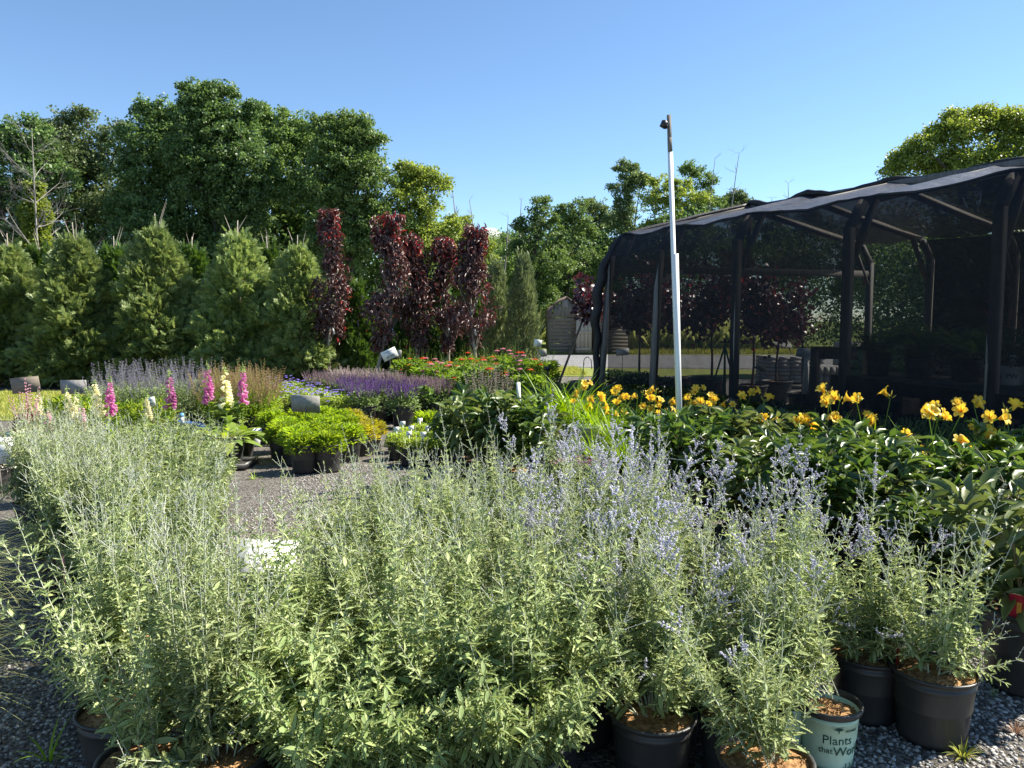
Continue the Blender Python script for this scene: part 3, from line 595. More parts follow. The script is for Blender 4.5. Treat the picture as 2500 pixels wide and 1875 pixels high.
for i, (px, tp, Y, ln, w, lab) in enumerate([(812, 505, 18.6, .05, .36, "tallest purple peach standing alone at the left of its group"), (955, 517, 16.6, .35, .42, "wide purple peach with a leaning pale trunk, second from the left"),
        (1018, 562, 17.4, .0, .34, "purple peach third from the left with several bare stems"), (1092, 575, 17.6, .03, .36, "purple peach fourth from the left, shorter"), (1155, 545, 17.0, -.05, .38, "rightmost purple peach with a thin white trunk and hanging tag")]):
    b = XY(px, Y); H = P(px, tp, Y)[2]; b[0] -= ln
    pp = peach_parts(60+i, H-.1, lambda t, w=w: pprof(t, w), ln, 2600)+[("pot", BIGPOT, [("soil", BIGSOIL)])]
    tg = MB(); box(tg, (ln+.06, -.07, 1.35), (.05, .004, .16), [[.95, 0, -.3], [0, 1, 0], [.3, 0, .95]]); pp.append(("hanging_tag", tg.mesh("hanging_tag", M['white'])))
    thing("purple_peach_tree", lab, "tree", b, 0, 1, "columnar purple peach trees", pp)

# ---------------------------------------------------------------- barn shed
def shed():
    o = thing("barn_shed", "weathered grey wooden barn shed with gambrel roof beside the gravel road", "shed", (0, 0, 0))
    Yf = 36.9; xl = P(1342, 800, Yf)[0]; xr = P(1462, 800, Yf)[0]; xm = P(1382, 800, Yf)[0]; zE = P(1342, 776, Yf)[2]; zK = P(1352, 748, Yf)[2]; zR = P(1382, 727, Yf)[2]
    w = 2*(xm-xl); xr = xl+w; dep = 4.2; xk = P(1352, 748, Yf)[0]-xl
    prof = [(0, 0), (0, zE), (xk, zK), (w/2, zR), (w-xk, zK), (w, zE), (w, 0)]
    def wallface(z0, z1, name, horiz):
        mb = MB(); n = int((z1-z0)/.17) if horiz else int(w/.17)
        def half(z):
            if z <= zE: return 0
            if z <= zK: return xk*(z-zE)/(zK-zE)
            return xk+(w/2-xk)*(z-zK)/(zR-zK)
        if horiz:
            for i in range(n): za = z0+(z1-z0)*i/n; zb = z0+(z1-z0)*(i+1)/n-.012; box(mb, (xl+w/2, Yf+.03+.006*(i % 2), (za+zb)/2), (w, .05, zb-za))
        else:
            for i in range(n):
                xa = w*i/n; xb = w*(i+1)/n-.012; xc = (xa+xb)/2; xx = min(xc, w-xc)
                top = zE+(zK-zE)*xx/xk if xx < xk else zK+(zR-zK)*(xx-xk)/(w/2-xk)
                box(mb, (xl+xc, Yf+.03+.006*(i % 2), (z0+top-.05)/2), (xb-xa, .05, max(.02, top-.05-z0)))
        return mesh_obj(name, mb.mesh(name, M['board'] if horiz else M['wood']), o)
    wallface(0, zE, "front_wall", True); g = wallface(zE+.02, zR, "gable", False)
    mb = MB(); box(mb, (xm-.05, Yf-.01, zE+.72*(zR-zE)), (.3, .04, .38))
    for i in range(5): box(mb, (xm-.05, Yf-.04, zE+.72*(zR-zE)-.14+i*.07), (.26, .03, .02))
    mesh_obj("vent", mb.mesh("vent", M['concrete']), g)
    mb = MB(); box(mb, (xl+w-.03, Yf+dep/2, zE/2), (.06, dep-.1, zE)); box(mb, (xl+.03, Yf+dep/2, zE/2), (.06, dep-.1, zE)); mesh_obj("side_wall", mb.mesh("side_wall", M['board']), o)
    mb = MB(); R3 = prof[1:6]
    for (a, b) in zip(R3[:-1], R3[1:]):
        A = np.array([xl+a[0], 0, a[1]]); B = np.array([xl+b[0], 0, b[1]]); nn = nrm(np.array([-(B-A)[2], 0, (B-A)[0]])); e = nrm(B-A)*.03
        v = []
        for y in (Yf-.12, Yf+dep): v += [A-e+[0, y, 0], B+e+[0, y, 0], B+e+nn*.07+[0, y, 0], A-e+nn*.07+[0, y, 0]]
        mb.add(v, [(0, 1, 2, 3), (4, 7, 6, 5), (0, 4, 5, 1), (3, 2, 6, 7), (0, 3, 7, 4), (1, 5, 6, 2)])
    mesh_obj("roof", mb.mesh("roof", mat("shingles", (.2, .15, .13), .9, .2, scale=12, bump=.4)), o)
    mb = MB(); xd = P(1424, 850, Yf)[0]   # board door standing open, its sunlight put into a paler board colour
    dl = P(1436, 800, Yf)[0]-P(1416, 800, Yf)[0]
    R = [[cos(.5), -sin(.5), 0], [sin(.5), cos(.5), 0], [0, 0, 1]]
    for i in range(4): box(mb, (xd+(-.33+i*.22)*cos(.5), Yf-.28+(-.33+i*.22)*sin(.5), 1.0), (.2, .04, 1.85), R)
    for z in (.25, 1.05, 1.8): box(mb, (xd-.03, Yf-.34, z), (.86, .04, .12), R)
    mesh_obj("door", mb.mesh("door", mat("sunlit_door_board", (.5, .43, .33), .8, .2, scale=6, stretch=(6, 6, .6), col2=(.38, .31, .23))), o)
    # lean-to with open front
    mb = MB(); x0 = P(1446, 800, Yf)[0]; x1 = P(1536, 800, Yf)[0]
    box(mb, ((x0+x1)/2, Yf+1.9, 1.05), (x1-x0, .06, 2.1)); box(mb, (x1, Yf+1, 1.05), (.06, 1.9, 2.1))
    for i in range(11): box(mb, (x1-.75, Yf+.02, .09+i*.17), (1.4, .05, .155))
    mesh_obj("shelter_wall", mb.mesh("shelter_wall", M['board']), o)
    mb = MB(); box(mb, ((x0+x1)/2+.1, Yf+.8, 2.2), (x1-x0+.4, 2.6, .08)); mesh_obj("shelter_roof", mb.mesh("shelter_roof", M['wood']), o)
shed()
# boulders, stone piles
def boulder(px, Y, s, lab, seed):
    r = RNG(seed); mb = MB(); pr = [(sin(a), -cos(a)*.7) for a in np.linspace(.02, pi-.02, 9)]; lathe(mb, pr, 12)
    v = mb.v[0]; v *= s*np.array([1.3, 1, .8]); f = 1+.16*np.sin(v[:, 0:1]*5/s+seed)+.14*np.sin(v[:, 1:2]*6/s+v[:, 2:3]*5/s)+r.normal(size=(len(v), 1))*.03; mb.v[0] = v*f+[0, 0, s*.4]
    tag(mesh_obj("boulder", mb.mesh("boulder", M['rock'], True), None, XY(px, Y)), lab, "boulder", "boulders beyond the road")
for i, (px, s) in enumerate([(1555, .55), (1640, .5), (1690, .7), (1722, .45), (1745, .6), (1905, .5)]):
    boulder(px, 40, s, f"grey boulder beyond the road seen through the shade cloth, {ORD[i]} from the left", i)
def pallet(px, Y, w, hgt, rows, lab, m='concrete'):
    mb = MB(); r = RNG(int(px))
    for j in range(rows):
        nn = 5
        for i in range(nn): box(mb, (-w/2+w*(i+.5)/nn, r.uniform(-.02, .02), .14+(j+.5)*hgt/rows), (w/nn-.02, .9, hgt/rows-.012))
    a = mb.mesh("stone_slabs", M[m]); mb = MB()
    for y in (-.4, 0, .4): box(mb, (0, y, .05), (w, .1, .1))
    for i in range(6): box(mb, (-w/2+.08+i*(w-.16)/5, 0, .115), (.1, .95, .025))
    thing("stone_pallet", lab, "pallet of stone", XY(px, Y), 0, 1, None, [("stone_slabs", a), ("pallet_base", mb.mesh("pallet_base", M['wood']))])
pallet(1925, 18.5, 1.35, .62, 7, "pallet of stacked grey stone slabs behind the shade house")
pallet(2010, 16.5, .62, .5, 3, "pale stone blocks seen under the timber rail")
pallet(2140, 24, 2.4, .8, 3, "long pile of stone further back behind the ferns")

# ---------------------------------------------------------------- white pole with camera
def pole():
    b = XY(1662, 7.7); top = P(1636, 372, 7.7); tt = P(1633, 281, 7.7); D = nrm(top-b)
    o = thing("camera_pole", "tall white pvc pole with a wooden tip and small black camera", "pole", b)
    def rel(p): return np.asarray(p)-b
    mb = MB(); beam(mb, rel(b), rel(top), .041, .041, (0, 1, 0)); mesh_obj("sleeve", mb.mesh("sleeve", M['pvc']), o)
    mb = MB(); sp = P(1649, 620, 7.7); beam(mb, rel(b)+[.002, -.002, 0], rel(sp)+[.002, -.002, 0], .0455, .0455, (0, 1, 0)); mesh_obj("lower_sleeve", mb.mesh("lower_sleeve", M['pvc']), o)
    mb = MB(); beam(mb, rel(top)-D*.05, rel(tt), .036, .036, (0, 1, 0)); mid = rel(tt)*.4+rel(top)*.6; beam(mb, rel(top), mid, .041, .04, (.1, 1, 0)); mesh_obj("wooden_post", mb.mesh("wooden_post", M['wood']), o)
    mb = MB(); c = rel(P(1622, 304, 7.66)); A = rad(22); R = np.array([[cos(A), 0, sin(A)], [0, 1, 0], [-sin(A), 0, cos(A)]]) @ np.array([[cos(.5), -sin(.5), 0], [sin(.5), cos(.5), 0], [0, 0, 1]])
    box(mb, c, (.06, .045, .065), R); box(mb, c+[0, 0, 0], (.052, .05, .057), R)
    ho = mesh_obj("camera", mb.mesh("camera", M['metal']), o)
    mb = MB(); tube(mb, [c+[.02, 0, 0], rel(P(1633, 302, 7.7))], .01, 8); mesh_obj("bracket", mb.mesh("bracket", M['metal']), o)
    mb = MB(); q = c+R@np.array([0, -.0255, .012]); lathe(mb, [(.001, 0), (.012, 0), (.012, .003)], 14); v = mb.v[0]; mb.v[0] = np.stack([v[:, 0], -v[:, 2], v[:, 1]], 1)@R.T+q
    mesh_obj("lens", mb.mesh("lens", mat("lens_glass", (.01, .01, .015), .1, .6)), ho)
pole()

# ---------------------------------------------------------------- shade house
F = np.array([(1.61, 12.57), (2.18, 11.45), (2.91, 10.07), (3.78, 8.74), (4.47, 7.15), (5.15, 5.75)])
Rr_ = np.array([(6.5, 14.1), (7.05, 13.1), (7.8, 12.05), (8.5, 10.95), (9.15, 9.9), (9.85, 8.8)])
ZK, ZU, ZT = 2.62, 2.94, 3.5
def shade_house():
    o = thing("shade_house", "long timber shade house draped in black shade cloth at the right", "shade house", (0, 0, 0))
    def prof(k):
        i = int(min(4.999, k)); f = k-i; a = F[i]*(1-f)+F[i+1]*f; b = Rr_[i]*(1-f)+Rr_[i+1]*f; u = (b-a)/np.linalg.norm(b-a)
        return np.array([[*a, ZK], [*(a+u*.2), ZU], [*((a+b)/2), ZT], [*(b-u*.2), ZU], [*b, ZK]]), u
    for k in range(6):
        p, u = prof(k); lean = [-.2, -.1, 0, 0, 0, 0][k]
        for side, (post, kn) in enumerate(((p[0], p[1]), (p[4], p[3]))):
            mb = MB(); b = post.copy(); b[2] = 0
            if side == 0: b[0] += lean
            beam(mb, b, post+[0, 0, .02], .09, .09, (u[0], u[1], 0)); po = mesh_obj("post", mb.mesh("post", M['timber']), o)
            mb = MB(); beam(mb, post, kn, .085, .085, (-u[1], u[0], 0)); mesh_obj("knee", mb.mesh("knee", M['timber']), po)
            mb = MB(); s = 1 if side == 0 else -1; u3 = np.array([u[0], u[1], 0])*s
            beam(mb, post+[0, 0, -.38]+u3*.05, kn+u3*.2+[0, 0, .03], .04, .085, (-u[1], u[0], 0)); mesh_obj("brace", mb.mesh("brace", M['timber']), po)
            mb = MB(); beam(mb, kn, p[2], .05, .1, (0, 0, 1)); mesh_obj("rafter", mb.mesh("rafter", M['timber']), o)
    mb = MB(); beam(mb, prof(0)[0][2], prof(5)[0][2], .05, .12); mesh_obj("ridge_beam", mb.mesh("ridge_beam", M['timber']), o)
    mb = MB(); beam(mb, [F[0][0], F[0][1], 2.44], [Rr_[0][0], Rr_[0][1], 2.44], .05, .12); mesh_obj("tie_rail", mb.mesh("tie_rail", M['timber']), o)
    mb = MB(); c = prof(0)[0][2]; beam(mb, [c[0], c[1], 2.5], c, .05, .08, (0, 1, 0)); beam(mb, F[0].tolist()+[1.75], (F[0]+(Rr_[0]-F[0])*.25).tolist()+[2.42], .05, .09, (0, 1, 0)); mesh_obj("end_brace", mb.mesh("end_brace", M['timber']), o)
    r = RNG(3)
    def grid(fn, nu, nv, name, m, smooth=True):
        v = np.array([fn(i/(nu-1), j/(nv-1)) for i in range(nu) for j in range(nv)]); q = [(i*nv+j, (i+1)*nv+j, (i+1)*nv+j+1, i*nv+j+1) for i in range(nu-1) for j in range(nv-1)]
        mb = MB(); mb.add(v, q); return mesh_obj(name, mb.mesh(name, M[m], smooth), o)
    def wr(u, v): return .018*sin(u*41+v*9)+.014*sin(v*37+u*23)+.012*sin(u*97-v*31)
    def roofp(lo, hi):
        def f(u, v):
            k = u*5.0; p, uu = prof(k); s = lo+(hi-lo)*v      # s: 1..3 along the profile
            i = int(min(3, s)); g = s-i; q = p[i]*(1-g)+p[i+1]*g
            sag = .10*sin(pi*(k % 1))*(1-.35*abs((s-2)))*(1 if 1.02 < s < 2.98 else .9)
            q = q.copy(); q[2] += .055-sag+wr(u*2, v)*.28; return q
        return f
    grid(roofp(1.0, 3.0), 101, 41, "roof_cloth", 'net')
    def front(u, v):
        k = u*5.0; p, uu = prof(k); out = np.array([-uu[0], -uu[1], 0])*.06; zb = .55+.1*sin(k*1.3)+.0*k
        sag = .10*sin(pi*(k % 1))*.65
        if v < .25: g = v/.25; q = p[1]*(1-g)+p[0]*g+out+[0, 0, .05*(1-g)-sag*(1-g)]
        else:
            g = (v-.25)/.75; z = ZK*(1-g)+zb*g; q = p[0]+out; q = np.array([q[0], q[1], z]); q[0] += [-.2, -.1, 0, 0, 0, 0][min(5, int(round(k)))]*0
            q += np.array([uu[0], uu[1], 0])*.02*sin(k*2*pi*2+g*3)*g
        return q+np.array([0, 0, wr(u*2, v)*.3])
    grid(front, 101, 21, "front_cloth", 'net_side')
    def rear(u, v):
        k = .95+u*4.05; p, uu = prof(k); out = np.array([uu[0], uu[1], 0])*.05
        if v < .2: g = v/.2; q = p[3]*(1-g)+p[4]*g+out
        else: g = (v-.2)/.8; q = np.array([*(p[4]+out)[:2], ZK*(1-g)+.05*g])+np.array([uu[0], uu[1], 0])*.03*sin(k*12+g*4)*g
        return q
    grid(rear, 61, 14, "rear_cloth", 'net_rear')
    def end(u, v):
        p, uu = prof(0.0); q = p[0]*(1-u)+p[4]*u; zt = np.interp(u, [0, .06, .5, .94, 1], [ZK, ZU, ZT, ZU, ZK]); z = zt*(1-v)+2.46*v
        return np.array([q[0]-.05, q[1]+.05, z+.004*sin(u*60)])
    grid(end, 31, 5, "end_valance", 'net_side')
    # rolled and gathered cloth: ridge seam, eave hem, corner curtain
    for nm, s, rr, dz in (("seam_roll", 2, .045, .10), ("hem_roll", 1, .018, .055)):
        mb = MB(); pts = [roofp(s, s+1e-6)(u, 0)+np.array([0, 0, dz-.05+.008*sin(u*60)]) for u in np.linspace(0, 1, 60)]
        tube(mb, pts, rr*(1+.25*np.sin(np.linspace(0, 40, 60))), 7); mesh_obj(nm, mb.mesh(nm, M['net_roll'], True), o)
    mb = MB(); p, uu = prof(0); pts = [p[2]+[0, 0, .08], p[1]*.5+p[2]*.5+[0, 0, .07], p[1]+[-.02, 0, .03], p[0]+[-.08, 0, -.02], p[0]+[-.20, -.02, -.45], p[0]+[-.25, -.02, -.95], p[0]+[-.22, 0, -1.5], p[0]+[-.25, 0, -2.1], p[0]+[-.22, 0, -2.58]]
    pts = np.array(pts); tt = np.linspace(0, 8, 50); sp = np.stack([np.interp(tt, range(9), pts[:, i]) for i in range(3)], 1); sp[:, 0] += .02*np.sin(tt*7)
    tube(mb, sp, np.interp(tt, [0, 2, 3, 4, 5, 6, 8], [.03, .045, .065, .085, .08, .055, .06])*(1+.05*np.sin(tt*9)), 9); mesh_obj("gathered_curtain", mb.mesh("gathered_curtain", M['net_roll'], True), o)
    # low solid skirt of doubled cloth at the right bays
    def skirt(u, v):
        k = 2.9+u*2.1; p, uu = prof(k); out = np.array([-uu[0], -uu[1], 0])*.02; q = p[0]+out
        return np.array([q[0], q[1], (.98-.1*u)*(1-v)+.12*v])+np.array([uu[0], uu[1], 0])*.03*sin(k*9)*v
    grid(skirt, 30, 6, "cloth_skirt", 'net_rear')
shade_house()
# ---------------------------------------------------------------- Russian sage
def sage_parts(seed, H=.7, nst=13, flower=0., spread=.5, leafL=.05, mleaf='sage', stiff=.6, spire=.3, dens=1.0, lean=(0, 0), budp=.5, skirt=9):
    """H stem length; flower 0..1; spire = share of the stem that is bare flower spire"""
    r = RNG(seed); z0 = .24
    SA, SB, SR = [], [], []; LO, LD, LL, LW, LK = [], [], [], [], []; FO, FD, FS = [], [], []; BO, BD, BS = [], [], []
    def leaf(p, d, L, big): LO.append(p); LD.append(d); LL.append(L); LW.append(L*(.42 if big else .3)); LK.append(big)
    for s in range(nst+skirt):
        az = r.uniform(0, 2*pi) if s > 4 else s*2*pi/5+r.uniform(-.4, .4); inc = spread*math.sqrt(r.uniform(.02, 1)); L = H*r.uniform(.62, 1.08)*(1-.1*inc)*(1.22 if r.random() < .22 else 1)
        if s >= nst: inc = r.uniform(.75, 1.35); L = H*r.uniform(.3, .5)
        p = np.array([.055*cos(az)*r.random(), .055*sin(az)*r.random(), z0]); d = np.array([sin(inc)*cos(az), sin(inc)*sin(az), cos(inc)])+np.array([*lean, 0.]); d = nrm(d)
        n = int(L/.03); ph = r.uniform(0, pi); bend = r.normal(size=3)*.007; fl = r.random() < flower
        for i in range(n):
            t = i/n; d = nrm(d+bend+np.array([0, 0, stiff*.06])+r.normal(size=3)*.018); q = p+d*L/n
            SA.append(p); SB.append(q); SR.append(.0028*(1-.72*t)); p = q
            X = nrm(np.cross(d, [.3, .2, .9])); Y = np.cross(d, X); a = ph+(i % 2)*pi/2
            sd = cos(a)*X+sin(a)*Y
            if t > 1-spire:      # spire with whorled buds or flowers
                k = 5 if fl else 3
                if r.random() < (.95 if fl else budp):
                    for j in range(k):
                        b = r.uniform(0, 2*pi); dd = nrm(cos(b)*X+sin(b)*Y+d*.3); (FO if fl else BO).append(p+dd*.001); (FD if fl else BD).append(dd); (FS if fl else BS).append(r.uniform(.006, .011) if fl else r.uniform(.004, .008))
                if t < 1-spire*.3 and r.random() < (.6 if fl else .3):
                    for sg in (-1, 1):   # side branchlets
                        bd = nrm(sd*sg*.75+d); bl = (.03+.09*(1-(t-1+spire)/spire))*r.uniform(.6, 1.1); e = p+bd*bl; SA.append(p); SB.append(e); SR.append(.001)
                        for w in np.arange(.25, 1.01, .17 if fl else .3):
                            for j in range(4 if fl else 2):
                                dd = nrm(r.normal(size=3)); (FO if fl else BO).append(p+bd*bl*w); (FD if fl else BD).append(dd); (FS if fl else BS).append(r.uniform(.006, .012) if fl else r.uniform(.004, .007))
                if t < 1-spire*.45:
                    for sg in (-1, 1): leaf(p, nrm(sd*sg+d*.9), leafL*.38*r.uniform(.7, 1.2), 0)
            elif t > .02:
                g = max(0, (t-.02)/(1-spire)); LL_ = leafL*(1-.52*g)*r.uniform(.75, 1.2)
                for sg in (-1, 1):
                    if r.random() < .93*dens: leaf(p, nrm(sd*sg+d*r.uniform(.25, .9)+[0, 0, -.1]), LL_, 1)
                    if r.random() < .42*dens and t > .08:  # leafy side shoot
                        bd = nrm(sd*sg*.8+d*1.0+r.normal(size=3)*.15); nn = r.integers(2, 7 if g < .7 else 5); q2 = p
                        for jj in range(nn):
                            e = q2+bd*.016; SA.append(q2); SB.append(e); SR.append(.0009); q2 = e; a2 = jj*pi/2+r.uniform(-.3, .3)
                            X2 = nrm(np.cross(bd, [.1, .3, .95])); Y2 = np.cross(bd, X2); s2 = cos(a2)*X2+sin(a2)*Y2
                            for g2 in (-1, 1): leaf(q2, nrm(s2*g2+bd*.8), leafL*(.62-.24*g)*r.uniform(.7, 1.2)*(1-.07*jj), 0)
        leaf(p, d, leafL*.3, 0)
    ms = MB(); SR = np.array(SR); sticks(ms, SA, SB, SR, SR*.93, 4)
    LO, LD, LL, LW, LK = map(np.array, (LO, LD, LL, LW, LK)); ml = MB(); b = LK == 1
    U = np.array([0, 0, 1.])+RNG(seed+1).normal(size=(len(LO), 3))*.35
    inst(ml, T_SERR, LO[b], LD[b], U[b], LL[b], LW[b]*1.25); inst(ml, T_SERR4, LO[~b], LD[~b], U[~b], LL[~b], LW[~b]*1.2)
    parts = [("stem", ms.mesh("stem", M['sage_stem'], True)), ("foliage", ml.mesh("foliage", M[mleaf]))]
    if FO:
        mf = MB(); FS = np.array(FS); inst(mf, T_OCT, FO, FD, (0, 0, 1), FS, FS*.7, FS*.7); parts.append(("blossom", mf.mesh("blossom", M['sage_fl'])))
    if BO:
        mf = MB(); BS = np.array(BS); inst(mf, T_OCT, BO, BD, (0, 0, 1), BS, BS*.6, BS*.6); parts.append(("bloom", mf.mesh("bloom", M['sage_bud'])))
    return parts
SG = [sage_parts(s, .62, 15, 0, .85, .082, budp=.5, spire=.24) for s in (1, 2, 3)]                    # plain silvery
SN = [sage_parts(s, .66, 17, 0, .42, .07, spire=.3, budp=.6, skirt=5) for s in (21, 22)]
SL = [sage_parts(s, .68, 13, 0, .7, .074, spire=.38, budp=.8) for s in (4, 5, 9)]             # tall wispy
SF = [sage_parts(s, .68, 15, .6, .6, .076, spire=.36) for s in (6, 7, 8)]               # in flower
SB_ = [sage_parts(s, .42, 22, 0, 1.15, .09, 'sage_fresh', spire=.06, stiff=.6) for s in (11, 12)]  # short bushy
STAG = tag_mesh(.05, .12, 'tag_pink')
rs = RNG(99)
def sage(x, y, proto, label, group, sc=1, potted=True, extra=(), tilt=(0, 0), mk='pot', rz=None):
    pm = POT if mk == 'pot' else mk
    return thing("potted_sage", label, "potted plant", (x, y, 0), rs.uniform(0, 2*pi) if rz is None else rz, sc, group, [("pot", pm, [("soil", MULCH)])]+proto+list(extra), tilt)
placed = []
def zone(x, y):
    """which kind stands here: None = open gravel"""
    if y < 2.36:
        if x < -1.2: return 'G'
        if -.7 < x < .26: return 'B'
        return 'G' if x < .3 else 'L'
    if y > 3.85: return 'G' if x < -1.12-(y-3.0)*.46 else (('F' if x > .1 else 'L') if -.95 < x < .75 else None)
    if y < 2.8: return 'G' if x < .2 else 'L'
    if y < 3.1: return 'G' if x < .0 else ('F' if rs.random() < .4 else 'L')
    if x < -1.12-(y-3.0)*.46: return 'G'
    if -.85 < x: return 'F' if x > .25 and rs.random() < .85 else ('F' if rs.random() < .35 and x > -.1 else 'L')
    return None
rowi = 0
labels = {'N': "upright silvery sage at the aisle edge, {w}", 'G': "silvery green sage without flowers, {w}", 'L': "tall wispy sage with bare grey spires, {w}", 'F': "sage in lavender blue flower, {w}", 'B': "short bushy bright green sage, {w}"}
yy = 2.27
while yy < 6.3:
    off = .145 if rowi % 2 else 0; xs = np.arange(-4.2, 2.2, .30)+off; n = 0
    for x in xs:
        xl = -1.12-(yy-2.3)*.72; xr = 1.22+(yy-2.3)*.1
        if yy > 4.6: xr = -1.32-(yy-2.3)*.26
        if x < xl or x > xr: continue
        z = zone(x, yy)
        if z == 'G' and x < xl+.5: z = 'N'
        if z is None: continue
        if 3.55 < yy and x > .95: continue
        if any((x-a)**2+(yy-b)**2 < .27**2 for a, b in ((1.14, 2.68), (1.63, 2.88), (1.42, 3.05))): continue
        if yy < 2.4 and .24 < x < .5: continue
        if yy < 2.75 and x > .98: continue
        if yy < 2.42 and x > .5: continue
        if yy < 2.42 and x < -.95: continue
        n += 1; jx, jy = rs.normal(size=2)*.025
        side = "left band" if x < -.9 else ("middle" if x < .3 else "right half")
        w = f"{ORD[min(n-1, 15)]} in row {ORD[min(rowi, 15)]} from the front"
        proto = {'G': SG, 'L': SL, 'F': SF, 'B': SB_, 'N': SN}[z][rs.integers(0, len({'G': SG, 'L': SL, 'F': SF, 'B': SB_, 'N': SN}[z]))]
        sc = rs.uniform(.92, 1.1)*(1.0 if z != 'B' else 1.0)
        sage(x+jx, yy+jy, proto, labels[z].format(w=f"{ORD[min(n-1, 15)]} from left, {ORD[min(rowi, 15)]} row back, {side}"), "Russian sage plants massed in pots", (1.03, 1.03, sc*1.0))
    yy += .29; rowi += 1
# individually placed sages
tagm = MB(); box(tagm, (0, 0, .06), (.055, .0015, .12)); 
g = G(2280, 1625, .28)
sage(g[0], g[1], sage_parts(51, .62, 13, 0, .55, .06, spire=.4, budp=.9)+[("care_tag", sticker_mesh(.12, .30, .045, .09, -2.2, 'tag_red', 'care_tag'))], "single sage in a black pot standing apart at the right on the gravel", "Russian sage plants massed in pots", (1.08, 1.08, 1.05), rz=.3)
g = G(2118, 1585, .27)
sage(g[0], g[1], SF[1]+[("label_sticker", sticker_mesh(.123, .13, .035, .06, .75))], "flowering sage in a black pot just left behind the single one", "Russian sage plants massed in pots", 1, rz=.1)
POTM = pot_mesh(.108, .215, 'pot_mint', False, lip=False)
rim = MB(); lathe(rim, [(.106, .195), (.110, .197), (.116, .209), (.117, .217), (.113, .223), (.105, .22), (.103, .2)], 32); RIM = rim.mesh("rim", M['pot'], True)
rf = lambda z: .0864+(.1004-.0864)*z/.172+.0012; MSOIL = soil_mesh(.108, .215, 'mulch', .85)
def mint(x, y, rz0, proto, label, texts=True):
    t = thing("potted_sage", label, "potted plant", (x, y, 0), rz0, 1, "Russian sage plants massed in pots", [])
    p = mesh_obj("pot", POTM, t); mesh_obj("rim", RIM, p); mesh_obj("soil", MSOIL, p)
    if texts:
        for s, sz, z, a in (("Plants", .046, .122, -.12), ("that", .030, .082, -.55), ("Work", .047, .080, .33), ("NOVALIS", .012, .158, .36)):
            mesh_obj("lettering", text_mesh(s, sz, 'ink_green', bend=(rf, z, a)), p)
        mb = MB()
        for j in range(7): a = -1.2+j*.4; mb.add([(-.004, .003, 0), (.004, .003, 0), (sin(a)*.02+.003, .003+cos(a)*.012, 0), (sin(a)*.02-.003, .003+cos(a)*.012, 0)], [(0, 1, 2, 3)])
        mb.add([(-.002, -.006, 0), (.002, -.006, 0), (.002, .006, 0), (-.002, .006, 0)], [(0, 1, 2, 3)])
        v = np.concatenate(mb.v); z = v[:, 1]+.158; r = rf(z)+.001; a = -.12+v[:, 0]/rf(.158); mb2 = MB(); mb2.add(np.stack([r*np.sin(a), -r*np.cos(a), z], 1), np.concatenate(mb.q)); mesh_obj("emblem", mb2.mesh("emblem", M['ink_green']), p)
        mb = MB()
        for j in range(9):
            a = .15+j*.1; r0 = rf(.01)+.001; h = .02+.014*(j % 2); mb.add([(r0*sin(a), -r0*cos(a), .004), (r0*sin(a+.045), -r0*cos(a+.045), .004), ((r0+.002)*sin(a+.045), -(r0+.002)*cos(a+.045), h), ((r0+.002)*sin(a), -(r0+.002)*cos(a), h)], [(0, 1, 2, 3)])
        mesh_obj("drain_slots", mb.mesh("drain_slots", M['ink_green']), p)
    for nm, me in proto: mesh_obj(nm, me, t)
LEAN = sage_parts(31, .56, 8, .4, .4, .064, spire=.3, lean=(-.6, .1), skirt=0)
g = G(2024, 1715, .215); mint(g[0], g[1], .08, LEAN, "sage in a pale green pot lettered Plants that Work, leaning left")
g = G(1900, 1690, .215); mint(g[0], g[1], .0, SL[0], "sage in a pale green pot mostly hidden left of the lettered one", False)
sage(.78, 2.27, sage_parts(61, .48, 10, .2, .55, .07, spire=.3, lean=(-.5, 0), skirt=2), "sage at the bottom edge in a black pot just left of the lettered green one", "Russian sage plants massed in pots", rz=0)
SWEEP = sage_parts(41, .74, 5, 0, .3, .062, spire=.15, lean=(-.7, .0), skirt=1)
SWEEP2 = sage_parts(42, .62, 11, 0, .45, .066, spire=.12, lean=(-.05, -.1), skirt=3)
sage(-1.13, 2.28, SWEEP2+[("hanging_tag", sticker_mesh(.15, .2, .035, .07, .1, 'pot_white', 'hanging_tag'))], "sage at the lower left corner in a pot with a hanging white tag", "Russian sage plants massed in pots", rz=0)
sage(-1.36, 2.58, SWEEP, "sage at the left edge with long stems sweeping left over the aisle", "Russian sage plants massed in pots", rz=0)
g = G(160, 1420, .3); sage(g[0]+.1, g[1]+.15, SG[0]+[("care_tag", sticker_mesh(.17, .34, .05, .17, -.6, 'tag_pink', 'care_tag'))], "sage on the left edge with a bright pink tag", "Russian sage plants massed in pots", rz=-.3)
# pale blue printed pot at the band's far left
PB = pot_mesh(.11, .22, 'pot_blue', False); g = G(105, 1232)
sage(g[0]+.02, g[1], SG[1], "sage in a pale blue patterned pot at the far left end of the band", "Russian sage plants massed in pots", mk=PB)

